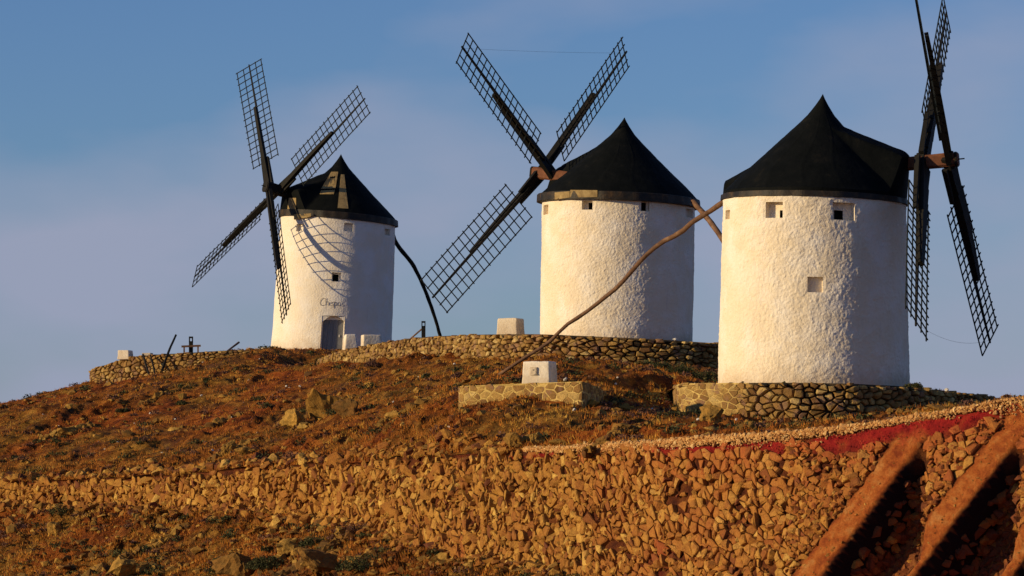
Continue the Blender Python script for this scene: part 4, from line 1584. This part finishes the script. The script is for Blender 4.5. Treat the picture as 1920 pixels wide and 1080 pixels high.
    cap = mesh_obj('cap', V, F, M_TAR, root, smooth=True)
    # mark the gable corners sharp by angle
    cap.data.set_sharp_from_angle(angle=math.radians(38))
    # rim hoop
    rows = []
    hb = cfg.get('rim_h', 0.28)
    for (rr_, zz_) in ((Rc - 0.03, hb + 0.01), (Rc + 0.04, hb - 0.01), (Rc + 0.06, -0.03), (Rc - 0.02, -0.05), (rt - 0.1, -0.05)):
        q = np.stack([rr_ * np.cos(ang), rr_ * np.sin(ang), np.full(NA, zz_)], 1)
        q[:, :2] *= (1 + 0.004 * np.sin(ang * 17) + 0.003 * np.sin(ang * 31))[:, None]
        q[:, 2] -= tilt * q[:, 0]
        rows.append(q + top_l)
    V = np.concatenate(rows)
    i = np.arange(len(rows) - 1)[:, None] * NA
    F = np.stack([i + j, i + (j + 1) % NA, i + NA + (j + 1) % NA, i + NA + j], 2).reshape(-1, 4)
    mesh_obj('rim', V, F, M_RIM, cap, smooth=False)
    # patches on the roof or rim, given as pixel polygons; laid on the cap surface a little proud
    for kind_, poly, lab in cfg.get('patches', []):
        vs_ = []
        P2 = np.array(poly, float)
        c2 = P2.mean(0)
        K = 6
        # subdivide a quad
        A_, B_, C_, D_ = P2
        pts_ = []
        for u_ in np.linspace(0, 1, K):
            for v_ in np.linspace(0, 1, K):
                pts_.append((A_ * (1 - u_) + B_ * u_) * (1 - v_) + (D_ * (1 - u_) + C_ * u_) * v_)
        for (px_, py_) in pts_:
            # march along the sight line to the roof
            best = None
            for Yw in np.linspace(Yc - Rc - 0.3, Yc + 1.0, 300):
                w3 = at(px_, py_, Yw) - base - top_l
                rr0 = math.hypot(w3[0], w3[1])
                if kind_ == 'rim':
                    if rr0 < Rc + 0.075:
                        best = w3 + top_l
                        break
                elif rr0 < Rc:
                    zc = w3[2] + tilt * w3[0]
                    xx = w3[0] - apoff * zc / cfg['caph']
                    if zc <= float(cap_z(np.array([xx]), np.array([w3[1]]))[0]) + 0.05:
                        best = w3 + top_l
                        break
            if best is None:
                best = at(px_, py_, Yc) - base
            vs_.append(best)
        vs_ = np.array(vs_)
        back = vs_ + np.array([0.02, 0.10, -0.02])
        ff = grid_faces(K, K).tolist()
        fb_ = [[K * K + t_ for t_ in f_[::-1]] for f_ in ff]
        ring = [t_ for t_ in range(K)] + [K * (t_ + 1) - 1 for t_ in range(1, K)] + [K * (K - 1) + t_ for t_ in range(K - 2, -1, -1)] + [K * t_ for t_ in range(K - 2, 0, -1)]
        sd = [[ring[t_], ring[(t_ + 1) % len(ring)], K * K + ring[(t_ + 1) % len(ring)], K * K + ring[t_]] for t_ in range(len(ring))]
        o = mesh_obj('bare_board' if kind_ == 'roof' else 'rim_plate', np.concatenate([vs_, back]), ff + fb_ + sd, M_BAREWOOD, cap, smooth=False)
        o['label'] = lab

    # ---- windshaft, stocks, sails
    Hub = at(cfg['hub'][0], cfg['hub'][1], cfg['hubY']) - base
    cap_ctr = top_l + np.array([0, 0, 1.0])
    u = np.cross(a, [0, 0, 1.0])
    u /= np.linalg.norm(u)
    w = np.cross(u, a)
    inner = Hub - a * (np.dot(Hub - cap_ctr, a) - 0.6)
    mb = MB()
    sr = cfg.get('shaft', 0.30)
    f1 = cfg['shaft_out']
    mb.beam(inner, Hub + a * (f1 - 0.25), sr * 1.6, sr * 1.6, sr * 2.0, sr * 2.0, up=w, ch=0.3)
    mb.beam(Hub + a * (f1 - 0.25), Hub + a * f1, sr * 2.0, sr * 2.0, sr * 1.75, sr * 1.75, up=w, ch=0.3)
    shaft = mb.build('windshaft', M_REDWOOD if cfg.get('redshaft') else M_DARKWOOD, root)
    mb = MB()
    mb.beam(Hub + a * f1, Hub + a * (f1 + 0.22), 0.05, 0.05, sides=8)
    mb.beam(Hub + a * (f1 - 0.12), Hub + a * (f1 - 0.04), sr * 2.06, sr * 2.06, up=w, ch=0.3)
    mb.build('iron_pin', M_DARKWOOD, shaft)
    rr = random.Random(seed)
    kA, kB = cfg['kap']
    Ls, ri, wlft, wrgt, dst = cfg['L'], cfg['ri'], cfg['w'][0], cfg['w'][1], cfg['dst']
    lw = cfg['lath']
    armw = cfg.get('armw', 1.0)
    tips = []
    for k_ in range(4):
        an = math.radians(cfg['th']) + k_ * math.pi / 2
        kap = math.radians(kB if k_ % 2 else kA)
        d = (math.cos(an) * w + math.sin(an) * u) * math.cos(kap) + a * math.sin(kap)
        beta = math.radians(cfg['beta'][k_])
        c = np.cross(d, a)
        c /= np.linalg.norm(c)
        c = rotv(c, d, beta)
        nn = np.cross(c, d)
        O = Hub + a * (dst * (-1 if k_ % 2 else 1))
        # main arm timber: thick to about two thirds
        arm = MB()
        bow = 0.10 * rr.uniform(0.4, 1.2)

        def at_r(r_, off_=0.0, side=0.0):
            return O + d * r_ + nn * (off_ + bow * math.sin(math.pi * min(r_, Ls * .64) / (Ls * 0.64)) * 0.6) + c * side
        segs = np.linspace(-0.25, Ls * 0.64, 8)
        for s0_, s1_ in zip(segs[:-1], segs[1:]):
            f0_, f1_ = (s0_ + .25) / (Ls * .64 + .25), (s1_ + .25) / (Ls * .64 + .25)
            k1, k2 = 0.29 - 0.14 * f0_, 0.29 - 0.14 * f1_
            arm.beam(at_r(s0_, 0.15), at_r(s1_, 0.15), k1 * armw, k1, k2 * (1 + (armw - 1) * 0.6), k2, up=nn)
        sail = arm.build('sail', M_DARKWOOD, root)
        sp = MB()
        segs = np.linspace(1.0, Ls, 6)
        for s0_, s1_ in zip(segs[:-1], segs[1:]):
            k1, k2 = 0.17 - 0.012 * s0_, 0.17 - 0.012 * s1_
            sp.beam(O + d * s0_, O + d * s1_, k1, k1, k2, k2, up=nn)
        sp.build('spar', M_DARKWOOD, sail)
        # clamp timbers beside the stock near the hub
        cl_ = MB()
        for sd in (-1, 1):
            ln_ = rr.uniform(1.3, 2.4) * (1.0 if armw == 1 else 1.35)
            cl_.beam(at_r(0.1, 0.12, sd * (0.20 * armw + 0.03)), at_r(ln_, 0.02, sd * 0.20 * armw), 0.13, 0.2, 0.11, 0.15, up=nn)
        cl_.build('clamp_timber', M_DARKWOOD if not cfg.get('redshaft') else M_DARKWOOD, sail)
        rin = ri
        rout = Ls * 0.985
        xs = [-wlft, -wlft / 2, wrgt / 2, wrgt]
        for x_ in xs:
            mbl = MB()
            r_a, r_b = rin - rr.uniform(0.03, 0.1), rout + rr.uniform(0.03, 0.10)
            m_ = (r_a + r_b) / 2
            j1, j2 = rr.uniform(-.012, .012), rr.uniform(-.012, .012)
            mbl.beam(O + d * r_a + c * (x_ + j1), O + d * m_ + c * x_ + nn * j2, lw, lw * .8, up=nn)
            mbl.beam(O + d * m_ + c * x_ + nn * j2, O + d * r_b + c * (x_ - j1), lw, lw * .8, up=nn)
            mbl.build('lath', M_LATH, sail)
        nb = cfg['bars']
        for q_ in range(nb):
            r_ = rin + (rout - rin) * q_ / (nb - 1) + rr.uniform(-.02, .02)
            mbb = MB()
            e1, e2 = rr.uniform(.04, .10), rr.uniform(.04, .10)
            t_ = rr.uniform(-.02, .02)
            mbb.beam(O + d * (r_ - t_) + c * (-wlft - e1) + nn * lw * .8, O + d * (r_ + t_) + c * (wrgt + e2) + nn * lw * .8, lw * .9, lw * .8, up=nn)
            mbb.build('bar', M_LATH, sail)
        tips.append(O + d * rout)
    for (i0, i1, sag) in cfg.get('ropes', []):
        A_, B_ = tips[i0], tips[i1]
        pts_ = [A_ + (B_ - A_) * t_ + np.array([0, 0, -sag * 4 * t_ * (1 - t_)]) for t_ in np.linspace(0, 1, 12)]
        mbr = MB()
        mbr.tube(pts_, [0.004] * 12, 4)
        mbr.build('rope', M_ROPE, root)

    # tail pole: bent trunk from the back of the cap to the ground
    pts_ = [at(*p_) - base for p_ in cfg['tail']]
    C_ = resample(pts_, 26)
    r0, r1_ = cfg['tail_r']
    mb = MB()
    mb.tube(C_, list(np.linspace(r0, r1_, 26)), 9, wob=0.10, seed=seed)
    mb.build('tail_pole', cfg['tail_mat'], root, smooth=True)
    return root, base, wall_px, wall_pt


SHADE = M_DARKWOOD
mill1 = make_mill(dict(
    label='farthest windmill at the left, with arched grey door and bare boards on its cap',
    Y=221, bx=620.5, by=662, tx=634, ty=415, rb=3.50, rt=3.34, tilt=0.085, seed=1, rough=0.35, mat=M_PLASTER_OLD, flare=0.12,
    windows=[dict(box=(556, 420, 569, 434), depth=0.22), dict(box=(645, 418, 662, 434), depth=0.3), dict(box=(721, 429, 731, 441), depth=0.25),
             dict(box=(622, 511, 639, 528), hole=(0.12, 0.05, 0.75, 0.8), depth=0.25), dict(box=(602, 592, 645, 657), door=True, depth=0.28)],
    al=214.8, tau=12, th=31.8, kap=(1.4, 1.4), L=9.21, ri=1.95, w=(0.92, 0.88), hub=(516.9, 355.3), hubY=219, dst=0.35, beta=(19.9, 18.8, 17.4, 18.3),
    lath=0.046, bars=17, over=0.10, caph=3.95, apex_off=0.16, dorm=1.75, rim_h=0.34, shaft=0.30, shaft_out=0.75,
    patches=[('roof', [(621, 322), (634, 322), (629, 353), (602, 354)], 'lit bare board left of the cap ridge'),
             ('roof', [(601.5, 357), (628, 356), (625.5, 364), (599.5, 364)], 'short bare board under the left one'),
             ('roof', [(639, 327), (645.5, 327), (653, 391), (633, 390)], 'long bare board in the middle of the cap'),
             ('roof', [(541.5, 371), (555, 371), (555, 393.5), (538, 397)], 'bare board low at the left of the cap'),
             ('rim', [(551, 402), (583, 400), (583, 407), (551, 411)], 'pale strip of rim at the left')],
    tail=[(733, 432, 223.2), (741, 452, 223.6), (775, 498, 225), (803, 560, 226.3), (815, 594, 227), (828, 640, 227.8)], tail_r=(0.135, 0.10), tail_mat=M_DARKWOOD))

mill2 = make_mill(dict(
    label='middle windmill with rough white wall and sails spread left above the long terrace wall',
    Y=172, bx=1155, by=650, tx=1160, ty=384, rb=3.44, rt=3.46, tilt=0.042, seed=2, rough=1.0, mat=M_PLASTER,
    windows=[dict(box=(1019, 384, 1028, 402), depth=0.25), dict(box=(1091, 376, 1111, 393), hole=(0.38, 0.0, 0.95, 0.8), depth=0.3), dict(box=(1202, 379, 1218, 396), hole=(0.03, 0.05, 0.75, 0.95), depth=0.2),
             dict(box=(1286, 392, 1299, 408), depth=0.25)],
    al=134.1, tau=8.5, th=-48.1, kap=(5.1, 5.1), L=8.15, ri=1.80, w=(1.00, 1.04), hub=(1029.6, 327.0), hubY=174, dst=-0.45, beta=(24.1, 21.1, 18.6, 10.6),
    lath=0.046, rear=0.45, bars=17, over=0.20, caph=4.0, apex_off=0.27, dorm=1.9, rim_h=0.33, shaft=0.27, shaft_out=1.05, redshaft=True,
    patches=[('rim', [(1040, 361), (1068, 358.5), (1068, 370.5), (1040, 374)], 'dull gold rim plate at the left'), ('rim', [(1069, 356), (1120, 356.5), (1120, 369.5), (1069, 370)], 'pale gold rim plate catching the sun')],
    ropes=[(0, 1, 0.05)],
    tail=[(1300, 378, 169.5), (1312, 392, 168.8), (1335, 420, 167.5), (1357, 452, 166.5), (1400, 520, 165), (1440, 600, 164)], tail_r=(0.13, 0.11), tail_mat=M_POLEWOOD))

mill3 = make_mill(dict(
    label='nearest windmill at the right, its black sails seen almost edge-on',
    Y=140, bx=1525.5, by=728, tx=1527, ty=379, rb=3.52, rt=3.36, tilt=0.035, seed=3, rough=1.15, mat=M_PLASTER,
    windows=[dict(box=(1436, 378, 1468, 408), hole=(0.62, 0.02, 0.98, 0.5), depth=0.3), dict(box=(1561, 380, 1602, 413), hole=(0.18, 0.05, 0.58, 0.58), depth=0.3), dict(box=(1514, 519, 1543, 548), depth=0.22),
             dict(box=(1361, 393, 1369, 410), depth=0.2)],
    al=-15.5, tau=4.1, th=44.1, kap=(1.5, 2.9), L=9.10, ri=2.0, w=(0.82, 0.82), hub=(1747.8, 303), hubY=139, dst=0.47, beta=(10, 16, 17, 0),
    lath=0.046, armw=1.9, rear=1.0, bars=18, over=0.04, caph=4.03, apex_off=0.33, dorm=2.0, rim_h=0.17, shaft=0.26, shaft_out=0.98, redshaft=True,
    ropes=[(1, 2, 0.35)],
    tail=[(1364, 374, 141.8), (1352, 382, 142), (1322, 402, 142.6), (1300, 415, 142.9), (1275, 437, 143.3), (1240, 455, 143.8), (1212, 478, 144.2), (1185, 508, 144.6), (1158, 538, 145), (1130, 561, 145.3), (1095, 588, 145.7), (1060, 611, 146), (1030, 641, 146.2), (990, 667, 146.3), (935, 703, 146.4)],
    tail_r=(0.105, 0.062), tail_mat=M_POLEWOOD))

# handwritten name on the left windmill's wall, brush strokes that follow the curve
LETTERS = {
    'C': [[(9, 1.5), (6, 0), (2, 2), (0, 7), (1, 12), (4, 15), (9, 14)]],
    'h': [[(0, -1), (0, 14)], [(0, 8), (3, 6), (5, 8), (5, 14)]],
    'i': [[(0, 7), (0, 14)], [(0, 3.5), (0.3, 4.5)]],
    's': [[(4, 7), (1, 7), (1, 10), (4, 11), (4, 14), (0, 14)]],
    'p': [[(0, 7), (0, 19)], [(0, 8), (3, 6.5), (5, 9), (4, 13), (0, 13.5)]],
    'a': [[(5, 7), (2, 6.5), (0, 10), (2, 14), (5, 12), (5, 7), (5.5, 14)]],
}
root1, base1, wpx1, wpt1 = mill1
mb = MB()
xcur = 600.0
sc_ = 0.92
for ch_, adv in (('C', 11), ('h', 7.5), ('i', 3.5), ('s', 6.5), ('p', 7.5), ('a', 8), ('s', 6)):
    for st in LETTERS[ch_]:
        pts_ = []
        for (lx, ly) in st:
            px_, py_ = xcur + (lx - 0.12 * (ly - 8)) * sc_, 559 + ly * sc_ + (xcur - 600) * 0.05
            phi_, v_ = wpx1(px_, py_)
            pts_.append(wpt1(phi_, v_, 0.035))
        if len(pts_) > 2:
            pts_ = resample(pts_, len(pts_) * 3)
        mb.tube(pts_, [0.011 if xcur < 632 else 0.007] * len(pts_), 5)
    xcur += adv * sc_
o = mb.build('painted_lettering', M_INK, root1)
o['label'] = 'faded handwritten name Chispas above the door'


# ------------------------------------------------------------------ white blocks
def block(px0, py0, px1, py1, Y, label, mat, taper=0.88, depth=None, yaw=0.0, seed=0, name='whitewashed_block'):
    c = at((px0 + px1) / 2, py1, Y)
    sc_ = Y / FC
    w_, h_ = (px1 - px0) * sc_, (py1 - py0) * sc_
    d_ = depth or w_
    bm = bmesh.new()
    bmesh.ops.create_cube(bm, size=1)
    for v_ in bm.verts:
        t_ = taper if v_.co.z > 0 else 1.0
        v_.co = Vector((v_.co.x * w_ * t_, v_.co.y * d_ * t_, (v_.co.z + 0.5) * (h_ + 0.12) - 0.12))
    bmesh.ops.bevel(bm, geom=bm.edges[:], offset=min(w_, h_) * 0.09, segments=3, affect='EDGES', profile=0.6)
    bmesh.ops.subdivide_edges(bm, edges=[e for e in bm.edges if e.calc_length() > 0.2], cuts=5, use_grid_fill=True)
    co = np.array([v_.co[:] for v_ in bm.verts])
    dz = 0.02 * fbm(co * 4 + seed * 7, 3)
    for v_, q in zip(bm.verts, dz):
        v_.co += v_.normal * q
    me = bpy.data.meshes.new(name)
    bm.to_mesh(me)
    bm.free()
    me.materials.append(mat)
    me.polygons.foreach_set('use_smooth', np.ones(len(me.polygons), dtype=bool))
    o = bpy.data.objects.new(name, me)
    o.location = c
    o.rotation_euler = (0, 0, yaw)
    COL.objects.link(o)
    tag(o, label, 'block')
    return o, w_, h_, d_


nb, w_, h_, d_ = block(984, 678, 1040, 715, 132.6, 'white block with a small square number plate on the stone platform', M_BLOCK, 0.93, depth=0.85, yaw=math.radians(-20), seed=1)
# the plate: a small square tile with the figure 1 in relief
mb = MB()
mb.beam((-0.07, fy_ := -d_ / 2 + 0.012, 0.20), (-0.07, fy_, 0.49), 0.25, 0.05, up=(0, 1, 0))
mb.build('number_plate', M_BLOCK_TAN, nb)
mb = MB()
mb.beam((0.03, fy_ - 0.02, 0.22), (0.03, fy_ - 0.02, 0.47), 0.045, 0.05, up=(0, 1, 0))
mb.beam((-0.06, fy_ - 0.02, 0.225), (0.085, fy_ - 0.02, 0.225), 0.05, 0.035, up=(0, 0, 1))
mb.beam((-0.10, fy_ - 0.02, 0.38), (-0.06, fy_ - 0.02, 0.40), 0.04, 0.04, up=(0, 0, 1))
mb.build('figure', M_INK, nb)
block(936, 597, 979, 632, 175.5, 'plain pale block standing on the terrace left of the middle windmill', M_BLOCK_TAN, 0.92, depth=1.0, yaw=math.radians(-22), seed=2)
block(678, 628, 714, 648, 211, 'white block right of the left windmill door', M_PLASTER_OLD, 0.95, depth=0.8, yaw=math.radians(14), seed=3)
block(643, 627, 670, 656, 215.2, 'slumped white plaster buttress against the left windmill beside its door', M_PLASTER_OLD, 0.72, depth=0.9, yaw=math.radians(12), seed=4)
block(223, 657, 247, 670, 204.5, 'small white block on top of the far left wall', M_BLOCK, 0.9, depth=0.6, yaw=math.radians(-20), seed=5)
block(268, 662, 285, 668, 204.5, 'small grey capping block on the far left wall near the stakes', M_BLOCK_TAN, 0.97, depth=0.5, yaw=math.radians(-10), seed=6)
block(490, 651, 502, 660, 213, 'tiny white block on the crest just left of the left windmill', M_BLOCK, 0.85, depth=0.35, yaw=0.2, seed=7)


def white_lump(px, py, size, Y, label, seed):
    q = at(px, py, Y)
    hv, hf = hull_variants(1, 16, seed)[0]
    o = mesh_obj('white_stone', hv * size * [1.1, 1, .8], hf, M_WHITE_STONE, tone=0.6)
    o.location = q
    tag(o, label, 'stone')


white_lump(1060, 711, 0.09, 132.2, 'small white stone lying right of the numbered block', 81)
white_lump(1776, 731, 0.10, 136.5, 'small white stone on top of the right terrace wall', 82)
white_lump(1265, 636, 0.10, 165, 'small white stone on top of the middle terrace wall', 83)

# tufts growing on the right terrace's edge and beside the right windmill
for (px_, py_, s_, lab, sd, Y_) in ((1393, 718, 9, 'tiny dark tuft on the wall in front of the right windmill, left of two', 91, 134), (1471, 717, 6, 'tiny dark tuft on the wall in front of the right windmill, right of two', 92, 133.2),
                                    (1712, 726, 30, 'dark shrub at the right foot of the right windmill', 93, 137)):
    bush(px_, py_, s_, lab, sd, per=500 if s_ > 20 else 120, q=at(px_, py_, Y_))


# ------------------------------------------------------------------ winch posts and poles
def winch_post(px, py_top, py_bot, Y, label, rail=True, rod=None):
    c = at(px, py_bot, Y)
    h_ = (py_bot - py_top) * Y / FC
    root = empty('winch_post', c)
    tag(root, label, 'post')
    s = Y / FC
    mb = MB()
    w_ = 7.5 * s
    hh = h_ * 0.16
    mb.beam((0, 0, -0.3), (0, 0, h_ * 0.62), w_, w_, ch=0.2)
    # eye at the head: two cheeks and a cap piece
    for sx in (-1, 1):
        mb.beam((sx * w_ * 0.38, 0, h_ * 0.62), (sx * w_ * 0.38, 0, h_ * 0.92), w_ * 0.24, w_, up=(0, 1, 0))
    mb.beam((0, 0, h_ * 0.62), (0, 0, h_ * 0.72), w_, w_)
    mb.beam((0, 0, h_ * 0.90), (0, 0, h_), w_, w_)
    mb.build('post', M_DARKWOOD, root)
    if rail:
        mb = MB()
        mb.beam((-17 * s, -0.25, 12 * s), (19 * s, -0.25, 13.5 * s), 0.09, 0.11)
        mb.build('rail', M_POLEWOOD, root)
        for x_ in (-12, 14):
            mb = MB()
            mb.beam((x_ * s, -0.25, -0.3), (x_ * s, -0.25, 12 * s), 0.08, 0.08)
            mb.build('leg', M_POLEWOOD, root)
    if rod:
        mb = MB()
        mb.beam(at(*rod[0]) - c, at(*rod[1]) - c, 0.08, 0.08, sides=6)
        mb.build('lever', M_POLEWOOD, root)
    return root


winch_post(358, 631, 662, 207.5, 'dark winch post behind a low rail on the far left crest')
winch_post(794, 602, 634, 186, 'dark winch post with slanting lever right of the left windmill', rail=False, rod=((792, 616, 186), (764, 640, 186.5)))


def pole(name, pts, r0, r1, label, mat=M_DARKWOOD, cat='pole'):
    P = [at(*p) for p in pts]
    o = empty(name, P[-1])
    mb = MB()
    C_ = [p - P[-1] for p in (resample(P, 10) if len(P) > 2 else P)]
    mb.tube(C_, list(np.linspace(r0, r1, len(C_))), 7, wob=0.08)
    ob = mb.build(name, mat)
    ob.location = P[-1]
    bpy.data.objects.remove(o)
    tag(ob, label, cat)
    return ob


pole('leaning_pole', [(330, 628, 203.6), (318, 655, 202.9), (304, 694, 202.0)], 0.055, 0.07, 'long dark pole leaning on the far left wall and rising above it')
pole('leaning_pole', [(448, 642, 208.2), (424, 660, 206.5)], 0.06, 0.05, 'short slanting pole sticking out of the crest right of the winch rail', M_POLEWOOD)
pole('stake', [(268, 664, 202.8), (274, 685, 202.2), (281, 708, 201.6)], 0.05, 0.06, 'left of two weathered stakes propped against the far left wall', cat='stake')
pole('stake', [(282, 666, 202.9), (287, 685, 202.3), (291, 704, 201.7)], 0.04, 0.05, 'right of two weathered stakes propped against the far left wall', cat='stake')
print('objects', len(bpy.data.objects))
